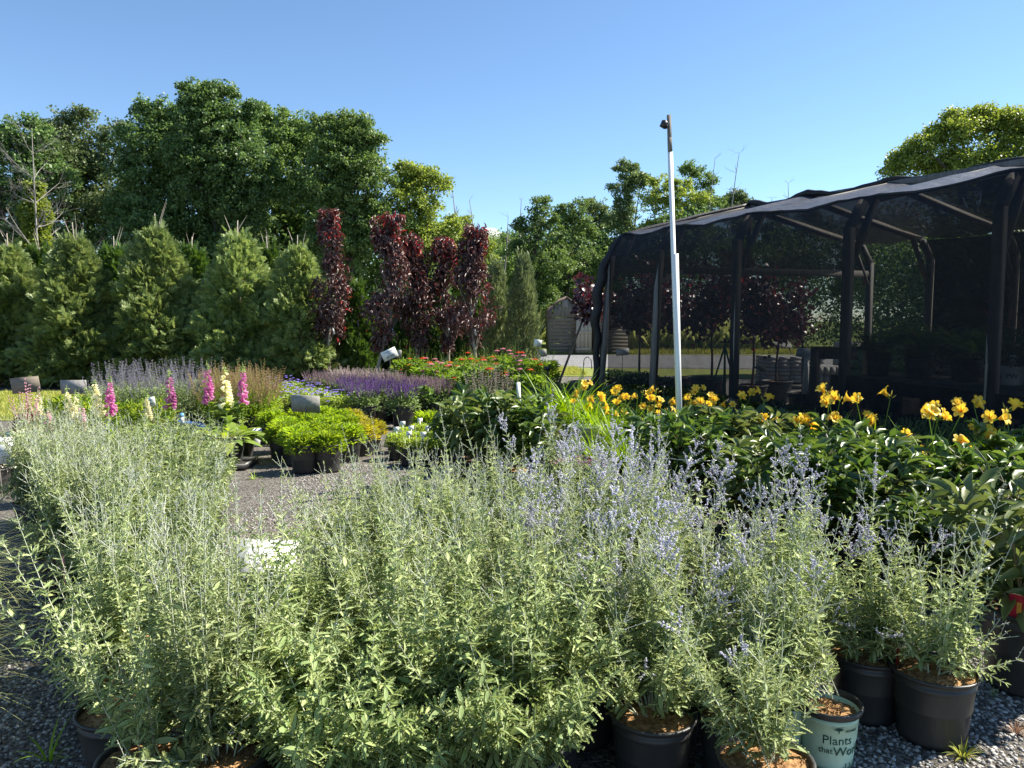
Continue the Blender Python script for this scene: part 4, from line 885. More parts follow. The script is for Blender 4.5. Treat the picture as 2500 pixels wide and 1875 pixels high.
# ---------------------------------------------------------------- other plant kinds
def cloud_leaves(r, n, R, H, z0, T, L, W_, m, name="foliage", dome=.6, up=.6, inner=.0, jit=.5, prof=None):
    a = r.uniform(0, 2*pi, n); t = r.random(n)**.75; rr = R*np.sqrt(1-np.clip(t, 0, 1)**2*dome)*np.sqrt(r.uniform(inner, 1, n))
    if prof is not None: rr = R*np.array([prof(x) for x in t])*np.sqrt(r.uniform(inner, 1, n))
    O = np.stack([rr*np.cos(a), rr*np.sin(a), z0+t*H], 1); D = nrm(np.stack([np.cos(a)*rr/R, np.sin(a)*rr/R, up+0*a], 1)+r.normal(size=(n, 3))*jit)
    mb = MB(); s = L*r.uniform(.65, 1.2, n); inst(mb, T, O, D, nrm(np.array([0, 0, 1])+r.normal(size=(n, 3))*.35), s, s*W_); return mb
def stems_mb(r, n, R0, R1, z0, z1, rad0=.003, mb=None):
    mb = mb or MB(); a = r.uniform(0, 2*pi, n); q = np.sqrt(r.random(n)); A = np.stack([R0*q*np.cos(a), R0*q*np.sin(a), z0+0*a], 1); B = np.stack([R1*q*np.cos(a), R1*q*np.sin(a), z1*r.uniform(.8, 1.05, n)], 1)
    sticks(mb, A, B, rad0, rad0*.5, 3); return mb, B
def LM(k, *a, **kw): M[k] = leafmat(k, *a, **kw)
LM('peony', (.045, .095, .022), (.12, .185, .045), tr=.28, rough=.36, spec=.6)
LM('peony_lt', (.07, .11, .035), (.17, .21, .07), tr=.3, rough=.4, spec=.5)
LM('peony_stem', (.12, .14, .06), (.2, .12, .07), tr=.1)
LM('lily_leaf', (.15, .27, .03), (.25, .38, .05), tr=.42, rough=.4)
LM('lily_fl', (.84, .52, .03), (.88, .66, .08), tr=.4, rough=.5, trc=(.9, .58, .04))
LM('lily_throat', (.75, .22, .01), (.8, .35, .02), tr=.3)
LM('lime', (.22, .35, .045), (.34, .45, .08), tr=.42, rough=.45)
LM('lime_y', (.36, .42, .05), (.5, .42, .1), tr=.4)
LM('salvia_leaf', (.13, .2, .07), (.2, .28, .11), tr=.35)
LM('salvia_fl', (.10, .035, .19), (.2, .08, .33), tr=.35, rough=.7)
LM('salvia_old', (.24, .14, .2), (.38, .27, .3), tr=.35, rough=.8)
LM('salvia_pale', (.42, .34, .36), (.55, .46, .42), tr=.35, rough=.8)
LM('echi_leaf', (.10, .19, .03), (.2, .3, .06), tr=.38)
LM('echi_red', (.6, .05, .02), (.75, .12, .03), tr=.3)
LM('echi_pink', (.6, .16, .28), (.7, .3, .4), tr=.3)
LM('echi_cone', (.3, .3, .05), (.25, .12, .03), tr=.1)
LM('nepeta_leaf', (.2, .27, .13), (.3, .37, .16), tr=.35)
LM('nepeta_fl', (.2, .17, .28), (.32, .28, .38), tr=.35)
LM('gera_leaf', (.22, .32, .06), (.34, .42, .12), tr=.4)
LM('gera_fl', (.3, .2, .65), (.45, .35, .8), tr=.35)
LM('fox_leaf', (.16, .28, .05), (.34, .42, .08), tr=.42, rough=.5)
LM('fox_pink', (.45, .12, .3), (.68, .34, .52), tr=.4)
LM('fox_cream', (.75, .72, .45), (.8, .78, .58), tr=.4)
LM('fox_pale', (.7, .42, .5), (.78, .58, .6), tr=.4)
LM('fox_bud', (.32, .42, .14), (.4, .5, .2), tr=.3)
LM('brown_seed', (.34, .2, .12), (.48, .32, .2), tr=.3)
LM('thyme', (.2, .32, .05), (.38, .46, .1), tr=.4)
LM('white_leaf', (.6, .62, .5), (.78, .78, .68), tr=.35)
LM('red_leaf', (.16, .05, .05), (.24, .09, .08), tr=.35)
LM('fern', (.07, .14, .03), (.14, .22, .05), tr=.4)
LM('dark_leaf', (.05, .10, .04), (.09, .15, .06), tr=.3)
LM('astilbe', (.45, .05, .08), (.55, .1, .12), tr=.3)
LM('sedum_fl', (.5, .1, .35), (.65, .3, .55), tr=.3)

def peony_parts(seed, H=.62, R=.34, z0=.25, ns=13, m='peony'):
    r = RNG(seed); ms = MB(); O, D, L = [], [], []; A, B = [], []
    for s in range(ns):
        az = r.uniform(0, 2*pi); inc = .62*math.sqrt(r.random()); LL = H*r.uniform(.7, 1.05); p = np.array([.05*cos(az), .05*sin(az), z0]); d = np.array([sin(inc)*cos(az), sin(inc)*sin(az), cos(inc)]); n = 7
        for i in range(n):
            q = p+d*LL/n; A.append(p); B.append(q); p = q; d = nrm(d+[0, 0, .05])
            if i >= 1:
                for _ in range(2):
                    a = r.uniform(0, 2*pi); pd = nrm(np.array([cos(a), sin(a), r.uniform(.1, .7)])+d*.4); pl = r.uniform(.06, .12); e = p+pd*pl; A.append(p); B.append(e)
                    for sp in (-1.1, -.5, 0, .5, 1.1):     # leaflets
                        c = np.array([pd[0]*cos(sp)-pd[1]*sin(sp), pd[0]*sin(sp)+pd[1]*cos(sp), pd[2]*.6-.05]); O.append(e if abs(sp) < 1 else p+pd*pl*.6); D.append(c+np.array([0, 0, r.normal()*.45])); L.append(r.uniform(.08, .155))
    sticks(ms, A, B, .0035, .0025, 4); L = np.array(L); ml = MB(); inst(ml, T_LANCE, O, D, np.array([0, 0, 1.])+r.normal(size=(len(O), 3))*.5, L, L*.36)
    return [("stems", ms.mesh("stems", M['peony_stem'], True)), ("foliage", ml.mesh("foliage", M[m], True))]
def lily_parts(seed, nfl, pot=True, H=.5, nb=130, wide=.014, fl_h=.72):
    r = RNG(seed); mb = MB(); a = r.uniform(0, 2*pi, nb); O = np.stack([.07*np.cos(a)*r.random(nb), .07*np.sin(a)*r.random(nb), np.full(nb, .2)], 1)
    ribbons(mb, O, a, r.uniform(1.0, 1.5, nb), H*r.uniform(.7, 1.35, nb), wide, r.uniform(.7, 2.1, nb), 6, np.array([.7, 1, 1, .95, .8, .5, .05])); parts = [("foliage", mb.mesh("foliage", M['lily_leaf']))]
    if nfl:
        ms = MB(); mbud = MB(); A, B = [], []
        for s in range(nfl):
            az = r.uniform(0, 2*pi); e = np.array([cos(az)*r.uniform(.08, .30), sin(az)*r.uniform(.08, .30), fl_h*r.uniform(.72, 1.15)]); m_ = e*np.array([.4, .4, .6]); A += [np.array([0, 0, .2]), m_]; B += [m_, e]
            for _ in range(r.integers(1, 3)):
                fa = r.uniform(0, 2*pi); fd = nrm(np.array([cos(fa)*.9, sin(fa)*.9-.35, r.uniform(.2, .9)])); b = e+r.normal(size=3)*.012; A.append(e); B.append(b+fd*.03); c = b+fd*.03
                X = nrm(np.cross(fd, [0, 0, 1.])); Y = np.cross(X, fd); s_ = r.uniform(.68, 1.0)
                mp = MB(); mt = MB()
                for j in range(6):        # six petals as a flared trumpet
                    t = j*pi/3; rd = cos(t)*X+sin(t)*Y; sd_ = -sin(t)*X+cos(t)*Y; pts = []
                    for y, o, w in ((0, .004, .004), (.035, .012, .013), (.055, .03, .02 if j % 2 else .015), (.06, .047, .014), (.055, .056, .003)):
                        cc = c+fd*y*s_+rd*o*s_; pts += [cc-sd_*w*s_, cc+sd_*w*s_]
                    mp.add(pts, [(2*i, 2*i+1, 2*i+3, 2*i+2) for i in range(4)])
                inst(mt, T_OCT, [c+fd*.012], [fd], (0, 0, 1), .035*s_, .022*s_, .022*s_); parts.append(("flower", mp.mesh("flower", M['lily_fl'], True), [("throat", mt.mesh("throat", M['lily_throat'], True))]))
            for _ in range(r.integers(2, 5)): dd = nrm(r.normal(size=3)*.5+[0, 0, .8]); inst(mbud, T_OCT, [e+dd*.01], [dd], (0, 0, 1), r.uniform(.025, .06), .012, .012)
        sticks(ms, A, B, .0035, .0025, 4); parts += [("flower_stalks", ms.mesh("flower_stalks", M['lily_leaf'], True)), ("bud_cluster", mbud.mesh("bud_clusters", M['lime_y'], True))]
    return parts
def lime_parts(seed, col='lime', R=.17, H=.16, n=900):
    r = RNG(seed); mb = cloud_leaves(r, n, R, H, .17, T_LANCE, .065, .17, col, up=1.1, jit=.4); return [("foliage", mb.mesh("foliage", M[col]))]
def salvia_parts(seed, fl='salvia_fl', R=.2, H=.24, nsp=70, sph=.16, z0=.17, leaf='salvia_leaf', n=700):
    r = RNG(seed); mb = cloud_leaves(r, n, R, H, z0, T_LEAF, .045, .4, leaf, up=.5); p = [("foliage", mb.mesh("foliage", M[leaf]))]
    ms = MB(); mf = MB(); a = r.uniform(0, 2*pi, nsp); q = np.sqrt(r.random(nsp)); A = np.stack([R*q*np.cos(a)*.6, R*q*np.sin(a)*.6, np.full(nsp, z0+H*.5)], 1); top = z0+H+sph*r.uniform(.45, 1.1, nsp)-.06*q
    B = np.stack([R*1.15*q*np.cos(a), R*1.15*q*np.sin(a), top], 1); sticks(ms, A, B, .0018, .001, 3)
    for w in np.linspace(.45, 1, 10):
        for j in range(3): D = nrm(r.normal(size=(nsp, 3))*[1, 1, .4]); inst(mf, T_OCT, A*(1-w)+B*w, D, (0, 0, 1), .012*(1.25-.6*w), .009, .009)
    return p+[("flower_stalks", ms.mesh("flower_stalks", M[leaf])), ("bloom", mf.mesh("bloom", M[fl]))]
def echi_parts(seed, cols=('echi_red',), R=.24, H=.42, nf=7):
    r = RNG(seed); mb = cloud_leaves(r, 1100, R, H, .18, T_LEAF, .07, .3, 'echi_leaf', dome=.3); p = [("foliage", mb.mesh("foliage", M['echi_leaf']))]
    ms, B = stems_mb(r, nf+7, .05, R*1.0, .2, H+.42, .0025); p.append(("flower_stalks", ms.mesh("flower_stalks", M['echi_leaf'])))
    mc = MB()
    for i, e in enumerate(B):
        e[2] *= r.uniform(.6, .95)
        if i >= nf: inst(mc, T_OCT, [e], [(0, 0, 1)], (1, 0, 0), .018, .024, .024)
        else:
            c = cols[i % len(cols)]; k = 13; a = np.arange(k)*2*pi/k; D = np.stack([np.cos(a), np.sin(a), -.28+0*a], 1); m1 = MB(); m2 = MB(); inst(m1, T_DIA, np.repeat([e+[0, 0, .006]], k, 0), D, (0, 0, 1), .055, .02); inst(m2, T_OCT, [e], [(0, 0, 1)], (1, 0, 0), .02, .024, .024)
            p.append(("flower", m1.mesh("flower", M[c]), [("cone", m2.mesh("cone", M['echi_cone']))]))
    return p+[("seed_heads", mc.mesh("seed_heads", M['echi_cone']))]
def mound_parts(seed, leaf, fl, R=.2, H=.2, n=900, nfl=26, L=.035, fs=.018, z0=.16, T=T_LEAF, W_=.7, flz=.0):
    r = RNG(seed); mb = cloud_leaves(r, n, R, H, z0, T, L, W_, leaf, up=.5, inner=.1); p = [("foliage", mb.mesh("foliage", M[leaf]))]
    if nfl:
        a = r.uniform(0, 2*pi, nfl); q = np.sqrt(r.random(nfl)); z = z0+H*np.sqrt(1-q*q*.6)+.03+flz*r.random(nfl); O = np.stack([R*q*np.cos(a), R*q*np.sin(a), z], 1); mf = MB()
        for j in range(5):
            b = a+j*2*pi/5; inst(mf, T_LEAF, O, np.stack([np.cos(b), np.sin(b)-.2, .25+0*b], 1), (0, 0, 1), fs, fs*.9)
        p.append(("bloom", mf.mesh("bloom", M[fl])))
    return p
def nepeta_parts(seed, fl='nepeta_fl', R=.26, H=.36, nsp=36, leaf='nepeta_leaf', sph=.3):
    r = RNG(seed); mb = cloud_leaves(r, 1500, R, H, .17, T_LEAF, .024, .6, leaf, up=.5); p = [("foliage", mb.mesh("foliage", M[leaf]))]
    ms = MB(); mf = MB(); mlf = MB(); a = r.uniform(0, 2*pi, nsp); q = np.sqrt(r.random(nsp)); A = np.stack([R*q*np.cos(a)*.5, R*q*np.sin(a)*.5, np.full(nsp, .3)], 1)
    B = np.stack([R*1.25*q*np.cos(a), R*1.25*q*np.sin(a), .2+H+sph*r.uniform(.15, 1.05, nsp)-.1*q], 1); sticks(ms, A, B, .0016, .001, 3)
    for w in np.linspace(.2, .6, 6): inst(mlf, T_LEAF, A*(1-w)+B*w, nrm(r.normal(size=(nsp, 3))), (0, 0, 1), .02, .012)
    for w in np.linspace(.62, 1, 7):
        for j in range(4): D = nrm(r.normal(size=(nsp, 3))*[1, 1, .4]); inst(mf, T_OCT, A*(1-w)+B*w+r.normal(size=(nsp, 3))*.003, D, (0, 0, 1), .014*(1.2-.5*w), .007, .007)
    return p+[("flower_stalks", ms.mesh("flower_stalks", M[leaf])), ("stem_leaves", mlf.mesh("stem_leaves", M[leaf])), ("bloom", mf.mesh("bloom", M[fl]))]
def fox_parts(seed, cols, heights, offs, big=True, budt=.22):
    r = RNG(seed); mb = MB(); n = 26 if big else 16; a = r.uniform(0, 2*pi, n); el = r.uniform(.15, 1.1, n); L = r.uniform(.2, .34, n)
    # broad arching basal leaves
    wp = np.array([.15, .55, 1, .95, .6, .05]); O = np.stack([.03*np.cos(a), .03*np.sin(a), np.full(n, .2)], 1)
    ribbons(mb, O, a, el, L, L*.36, r.uniform(.8, 1.9, n), 5, wp); k = 40; a = r.uniform(0, 2*pi, k); zz = r.uniform(.2, .55, k)
    ribbons(mb, np.stack([0*a, 0*a, zz], 1), a, .8, .13, .04, 1.2, 5, wp); p = [("foliage", mb.mesh("foliage", M['fox_leaf'], True))]; ms = MB()
    for c, H, (ox, oy) in zip(cols, heights, offs):
        e = np.array([ox, oy, H]); b = np.array([ox*.4, oy*.4, .2]); sticks(ms, [b], [e], .006, .002, 5); mf = MB(); ml = MB(); z = .2+(H-.2)*.5; i = 0
        while z < H-.02:
            f = (z-.2)/(H-.2); c0 = b*(1-f)+e*f; sz = .064*(1-.75*max(0, (f-.55)/.45))
            for _ in range(3):
                az = r.uniform(0, 2*pi)*.8-1.9; d = nrm(np.array([cos(az), sin(az), -.45])); X = nrm(np.cross(d, [0, 0, 1.])); Y = np.cross(X, d); pr = [(0, .12), (.3, .2), (.8, .24), (1, .34)]; k = 6; aa = np.arange(k)*2*pi/k
                v = np.concatenate([c0+d*(.008+sz*y)+(np.cos(aa)[:, None]*X+np.sin(aa)[:, None]*Y)*sz*w for y, w in pr]); q = [(j*k+t, j*k+(t+1) % k, (j+1)*k+(t+1) % k, (j+1)*k+t) for j in range(3) for t in range(k)]
                (mf if f < 1-budt*.5 else ml).add(v, q)
            z += .022+.008*(1-f); i += 1
        p += [("flower_spike", mf.mesh("flower_spike", M[c]), [("bud_tip", ml.mesh("bud_tip", M['fox_bud']))])]
    return p+[("flower_stalks", ms.mesh("flower_stalks", M['fox_bud'], True))]
def fern_parts(seed, n=20, L=.5):
    r = RNG(seed); mb = MB(); O, D, LL, U = [], [], [], []
    for i in range(n):
        a = r.uniform(0, 2*pi); e = r.uniform(.7, 1.4); p = np.array([0, 0, .2]); l = L*r.uniform(.7, 1.2); k = 16; dr = r.uniform(.6, 1.6)
        for j in range(k):
            h = np.array([cos(a), sin(a), 0]); d = h*cos(e)+np.array([0, 0, sin(e)]); q = p+d*l/k; sticks(mb, [p], [q], .002, .002, 3); p = q; e -= dr/k; sd = np.array([-sin(a), cos(a), 0]); w = .09*sin(pi*min(1, (j+1)/k*.9+.1))*l/.5
            if j > 1:
                for s in (-1, 1): O.append(p); D.append(sd*s+d*.35-np.array([0, 0, .15])); LL.append(w); U.append(np.cross(sd, d)*-1)
    LL = np.array(LL); inst(mb, T_SERR, O, D, U, LL, LL*.3); return [("fronds", mb.mesh("fronds", M['fern']))]
LM('redbud', (.03, .014, .02), (.09, .04, .05), tr=.2, rough=.35, spec=.6, trc=(.1, .02, .03))
def redbud_parts(seed, H, R, lean=0., zc=.5, n=1500, twin=True):
    r = RNG(seed); mt = MB(); mc = MB(); mn = MB(); A, B, ra = [], [], []
    top = np.array([lean, 0, H*zc]); pts = np.array([(lean*t**1.2, .03*sin(5*t), .3+(H*zc-.3)*t) for t in np.linspace(0, 1, 6)]); tube(mt, pts, .028*np.linspace(1, .6, 6), 6)
    tips = []
    for i in range(15):
        a = r.uniform(0, 2*pi); e = top+np.array([cos(a)*R*r.uniform(.3, .9)+lean*.25, sin(a)*R*r.uniform(.3, .9), (H-H*zc)*r.uniform(-.05, .9)]); m_ = (top+e)/2+r.normal(size=3)*.05; A += [top, m_]; B += [m_, e]; ra += [.012, .008]; tips += [m_, e]
    sticks(mt, A, B, ra, np.array(ra)*.6, 4); tips = np.array(tips); c = tips[r.integers(0, len(tips), n)]+r.normal(size=(n, 3))*R*.22; D = nrm(r.normal(size=(n, 3))*[.6, .6, .35]+[0, 0, -.6]); U = nrm(r.normal(size=(n, 3))+[0, -.3, .5]); s = r.uniform(.06, .1, n)
    new = r.random(n) < .02; inst(mc, T_HEART, c[~new], D[~new], U[~new], s[~new], s[~new]); inst(mn, T_HEART, c[new], D[new], U[new], s[new]*.8, s[new]*.8)
    return [("trunk", mt.mesh("trunk", M['bark'], True)), ("crown", mc.mesh("crown", M['redbud']), [("new_leaves", mn.mesh("new_leaves", M['plum_new']))])]
def scribble(w, h, rows):
    """illegible handwriting: rows of small joined pen strokes"""
    r = RNG(rows*7+int(w*100)); A = []; B = []
    for j in range(rows):
        x = -w/2*r.uniform(.6, 1); z = h*(.5-(j+.5)/rows); zp = z; e = w/2*r.uniform(.4, 1)
        while x < e:
            x2 = x+w*.018*r.uniform(.5, 1.4); z2 = z+h/rows*.28*r.uniform(-1, 1)
            if r.random() < .85: A.append((x, 0, zp)); B.append((x2, 0, z2))
            x = x2; zp = z2
    mb = MB(); sticks(mb, A, B, .0011, .0011, 3); return mb.mesh("handwriting", M['ink'])
def sign(px, py, Y, w, h, m, label, roll=0, tilt=.15, yaw=0, text=(), stake=True, th=.006, group=None, tcol='ink', nm="sign_board"):
    """board centred on a sight line at distance Y, on a stake that reaches the ground"""
    c = P(px, py, Y); o = thing(nm, label, "sign", (c[0], c[1], 0), 0, 1, group)
    cr, sr, ct, st, cy, sy = cos(roll), sin(roll), cos(tilt), sin(tilt), cos(yaw), sin(yaw)
    R = np.array([[cy, -sy, 0], [sy, cy, 0], [0, 0, 1]])@np.array([[1, 0, 0], [0, ct, st], [0, -st, ct]]).T@np.array([[cr, 0, sr], [0, 1, 0], [-sr, 0, cr]])
    mb = MB(); box(mb, (0, 0, 0), (w, th, h)); me = mb.mesh("panel", M[m]); po = mesh_obj("panel", me, o, (0, 0, c[2])); po.rotation_mode = 'QUATERNION'
    import mathutils; po.rotation_quaternion = mathutils.Matrix(R.tolist()).to_quaternion()
    for s, sz, z in text:
      if s is None: mesh_obj("handwriting", scribble(w*.8, h*.7, sz), po, (0, -th/2-.001, z))
      else: t = mesh_obj("lettering", text_mesh(s, sz, tcol, hand=True), po, (0, -th/2-.0008, z))
    if stake: mb = MB(); a = R@np.array([0, th+.004, -h*.1]); sticks(mb, [(a[0], a[1], c[2]+a[2])], [(a[0]*.5+.02*sin(roll), a[1]+.03, 0)], .006, .006, 5); mesh_obj("stake", mb.mesh("stake", M['wood']), o)
    return o
# ---------------------------------------------------------------- placing the other stock
rp = RNG(5)
def potpart(r=1): return [("pot", POT, [("soil", SOIL)])] if r else [("pot", PS, [("soil", SS)])]
def put(nm, label, cat, xy, parts, sc=1, group=None, pot='big', rz=None, z=0, tilt=(0, 0)):
    pp = {'big': [("pot", POT, [("soil", SOIL)])], 'mulch': [("pot", POT, [("soil", MULCH)])], 'small': [("pot", PS, [("soil", SS)])], None: []}[pot] if not isinstance(pot, list) else pot
    return thing(nm, label, cat, (xy[0], xy[1], z), rp.uniform(0, 6.28) if rz is None else rz, sc, group, pp+list(parts), tilt)
# peonies, in the right foreground and the middle
PEO = [peony_parts(1), peony_parts(2, m='peony_lt', ns=11), peony_parts(3)]
PEL = [peony_parts(s, ns=8, m='peony_lt') for s in (8, 9)]
cage = MB()
for z, R in ((.62, .3), (.42, .24)): tube(cage, [(R*cos(a), R*sin(a), z) for a in np.linspace(0, 2*pi, 25)], .003, 4, False)
for i in range(3): a = i*2.1; sticks(cage, [(.15*cos(a), .15*sin(a), .2)], [(.3*cos(a), .3*sin(a), .62)], .003, .003, 4)
CAGE = cage.mesh("ring_support", M['metal_lt'])
rows = [(4.15, [2230, 2370, 2530]), (4.65, [1960, 2090, 2240, 2390, 2510]), (5.2, [1830, 1950, 2070, 2180, 2480]), (5.8, [1690, 1800, 1920, 2040, 2180]), (6.5, [1620, 1720, 1820])]
for j, (Y, pxs) in enumerate(rows):
    for i, px in enumerate(pxs):
        x = XY(px+rp.uniform(-12, 12), Y)[0]; s = .8*rp.uniform(.85, 1.2); s = (.8*1.12, .8*1.12, s)
        ex = [("ring_support", CAGE)] if (i+j) % 3 == 0 else []
        if j == 0: s = (.8, .8, .72)
        put("potted_peony", f"dark glossy peony{' in a wire ring' if ex else ''}, right bed, {ORD[i]} from left, {ORD[j]} row back", "potted plant", (x, Y+rp.uniform(-.08, .08)), PEO[(i+j*2) % 3]+ex, s, "peonies massed in pots at the right", 'mulch')
for i, (px, Y, s) in enumerate([(1125, 8.0, .85), (1185, 8.4, .95), (1245, 8.0, .85), (1300, 8.3, .9), (1350, 7.8, .8), (1160, 9.0, .95)]):
    put("potted_peony", f"olive dark peony in the middle group beside the aisle, {ORD[i]} one", "potted plant", XY(px, Y), PEL[i % 2]+([("ring_support", CAGE)] if i in (3, 4) else []), s*.8, "peonies in the middle group", 'mulch')
for i, (px, py) in enumerate([(1133, 1122), (1180, 1136), (1256, 1142)]):
    g = G(px, py, .27); st, _ = stems_mb(RNG(i), 4, .03, .12, .24, .7, .004)
    put("mulched_pot", ["mulched black pot with bare stems, left of three behind the sage spires", "mulched black pot with bare stems, middle of three behind the sage spires", "mulched black pot with bare stems, right of three, beside a red tag"][i], "plant pot", g, [("stems", st.mesh("stems", M['peony_stem']))]+PEO[i][1:2], (1.0, 1.0, 1.0), "mulched pots behind the sage", 'mulch')
g = G(2400, 1388, .27); put("mulched_pot", "mulched black pot right behind the single sage", "plant pot", g, PEO[0][:1], (.95, .95, .95), None, 'mulch')
g = G(2530, 1480, .36); BP3 = pot_mesh(.2, .36); BS3 = soil_mesh(.2, .36)
put("potted_peony", "large black pot with red picture tag and white sticker at the right edge", "potted plant", (g[0]-.02, g[1]), [(n_, m_) for n_, m_ in PEO[1]], (1, 1, 1), None,
    [("pot", BP3, [("soil", BS3), ("label_sticker", sticker_mesh(.178, .2, .042, .06, -.62)), ("picture_tag", sticker_mesh(.19, .41, .07, .12, -.85, 'tag_red', 'picture_tag')), ("picture", sticker_mesh(.193, .40, .018, .05, -.83, 'yellow', 'picture'))])], rz=0)
for p_ in ((2455, 1330, 3.9), (2500, 1290, 4.0)): pass
# daylilies
LIL = [lily_parts(s, n) for s, n in ((1, 6), (2, 5), (3, 7))]; LG = [lily_parts(s, 0, H=.62, nb=170) for s in (4, 5)]; LF = [lily_parts(s, 3, H=.5) for s in (6, 7)]
ldat = [(1455, 8.4, 0), (1500, 7.9, 1), (1545, 8.5, 2), (1585, 7.7, 0), (1625, 8.3, 1), (1680, 7.7, 2), (1730, 8.3, 0), (1775, 7.9, 3), (1850, 7.4, 4), (1890, 6.6, 3), (1945, 6.4, 1), (2010, 6.3, 4), (2070, 6.2, 3), (2130, 6.1, 4), (2240, 5.5, 2), (2300, 5.1, 4), (2345, 5.4, 3), (2430, 5.5, 4)]
for i, (px, Y, k) in enumerate(ldat):
    pr = (LIL+LF)[k]; put("potted_daylily", f"daylily with golden yellow trumpets, {ORD[i] if i < 16 else ['seventeenth', 'eighteenth'][i-16]} from the left along the bed", "potted plant", XY(px, Y), pr, (1, 1, rp.uniform(.95, 1.08)*(1.0 if px < 2000 else 1.12)), "flowering daylilies", 'big')
for i, (px, Y, s) in enumerate([(1345, 8.9, 1.15), (1400, 9.1, 1.2), (1440, 8.7, 1.0), (2460, 5.6, 1.0), (2510, 5.3, 1.0), (1530, 7.2, .75), (1450, 7.3, .75), (1600, 7.1, .8)]):
    put("potted_daylily", ["arching lime green grassy clump left of the yellow flowers", "tallest arching grassy clump beside the white bucket", "grassy clump just behind the white bucket", "grassy green clump at the right edge under tall buds", "grassy clump cut by the right frame edge", "low grassy clump in front of the yellow flowers, middle", "low grassy clump in front of the yellow flowers, left", "low grassy clump in front of the yellow flowers, right"][i], "potted plant", XY(px, Y), LG[i % 2], s, "daylily clumps without flowers", 'big')
wb = MB(); lathe(wb, [(.001, .0), (.13, 0), (.17, .33), (.18, .335), (.165, .335), (.13, .03), (.001, .03)], 24); g = XY(1425, 8.2)
tag(mesh_obj("bucket", wb.mesh("bucket", M['pot_white'], True), None, (g[0], g[1], .14)), "white bucket showing behind the daylily leaves", "bucket")
bb = MB(); box(bb, (0, 0, .07), (.34, .3, .14)); tag(mesh_obj("crate", bb.mesh("crate", M['pot_grey']), None, (g[0], g[1], 0)), "dark crate under the white bucket", "crate")
for i, (px, py) in enumerate([(1385, 1128), (1425, 1122), (1465, 1130)]):
    g = G(px, py, .3); put("potted_sedum", f"low sedum with magenta pink flower heads, {['left', 'middle', 'right'][i]} of three", "potted plant", g, mound_parts(70+i, 'nepeta_leaf', 'sedum_fl', R=.15, H=.1, n=500, nfl=90, fs=.012, z0=.2), 1, "pink sedums behind the sage", 'big')
# lime green clumps
LI = [lime_parts(s) for s in (1, 2)]; LY = lime_parts(3, 'lime_y', n=1000)
ldat = [(665, 10.0), (700, 9.3), (735, 10.2), (770, 9.6), (690, 8.8), (725, 8.5), (760, 8.9), (745, 8.05), (800, 9.3), (810, 8.6), (830, 10.1), (800, 8.1), (850, 8.7), (785, 10.5), (845, 9.5)]
for i, (px, Y) in enumerate(ldat):
    put("potted_perennial", f"bright lime green tufted plant in the left aisle block, {ORD[i]} one", "potted plant", XY(px, Y), LI[i % 2]+([("price_sticker", sticker_mesh(.122, .15, .04, .05, .2))] if i in (4, 7) else []), (1.12, 1.12, 1.15), "lime green tufts in black pots", 'big', rz=0 if i in (4, 7) else None)
for i, (px, Y) in enumerate([(870, 9.9), (905, 9.5), (885, 9.1), (855, 10.6)]):
    put("potted_perennial", f"yellow tinged tufted plant at the right end of the lime block, {ORD[i]} one", "potted plant", XY(px, Y), LY, (1.1, 1.1, 1.0), "yellow tinged tufts", 'big')
g = XY(1045, 9.9); put("potted_perennial", "lone lime green tuft with a red tag beyond the tagged herbs", "potted plant", g, LI[0]+[("red_tag", sticker_mesh(.125, .22, .07, .07, -.1, 'tag_red', 'red_tag'))], 1.15, None, 'big', rz=0)
# tagged herbs
TH = [mound_parts(80+s, 'thyme', None, R=.13, H=.13, n=900, nfl=0, L=.02, z0=.13) for s in (0, 1)]; wt = MB(); box(wt, (0, -.03, .31), (.055, .002, .05)); box(wt, (0, -.03, .25), (.012, .002, .12)); WT = wt.mesh("plant_tag", M['white'])
hd = [(985, 9.3), (1025, 9.6), (1075, 9.5), (1105, 9.3), (970, 8.8), (1005, 8.9), (1045, 8.9), (1085, 8.85), (1000, 8.45), (1035, 8.4), (1070, 8.4), (1105, 8.5), (1140, 8.6)]
for i, (px, Y) in enumerate(hd):
    put("potted_herb", f"small leafy herb pot with upright white tag in the centre aisle, {ORD[i]} one", "potted plant", XY(px, Y), TH[i % 2]+[("plant_tag", WT)], 1.15, "tagged herb pots", 'small', rz=rp.uniform(-.4, .4))
# salvias
SA1 = [salvia_parts(s) for s in (1, 2)]; SA2 = [salvia_parts(s, 'salvia_old') for s in (3, 4)]; SA3 = [salvia_parts(s, 'salvia_pale') for s in (5, 6)]
sdat = [('v', 890, 11.5), ('v', 925, 12.0), ('v', 870, 12.3), ('v', 985, 11.4), ('v', 950, 12.4), ('v', 905, 12.9), ('v', 1000, 12.1), ('v', 845, 12.9),
        ('o', 830, 13.4), ('o', 800, 13.7), ('o', 775, 14.1), ('o', 860, 13.8), ('o', 1035, 12.4), ('o', 1070, 12.1), ('o', 1015, 12.9), ('o', 1050, 13.0), ('o', 985, 13.2), ('o', 1085, 12.8), ('o', 940, 13.3),
        ('p', 850, 14.8), ('p', 880, 14.4), ('p', 905, 14.9), ('p', 935, 14.4), ('p', 830, 15.2), ('p', 960, 14.0)]
cnt = {}
for k, px, Y in sdat:
    i = cnt.get(k, 0); cnt[k] = i+1; pr = {'v': SA1, 'o': SA2, 'p': SA3}[k][i % 2]
    lab = {'v': "salvia in deep violet bloom, {} in the violet patch", 'o': "salvia with fading mauve spikes, {} of the mauve patch", 'p': "salvia with pale greyish spent spikes, {} of the pale patch"}[k].format(ORD[i])
    put("potted_salvia", lab, "potted plant", XY(px, Y), pr, 1.28, "potted salvias", 'big')
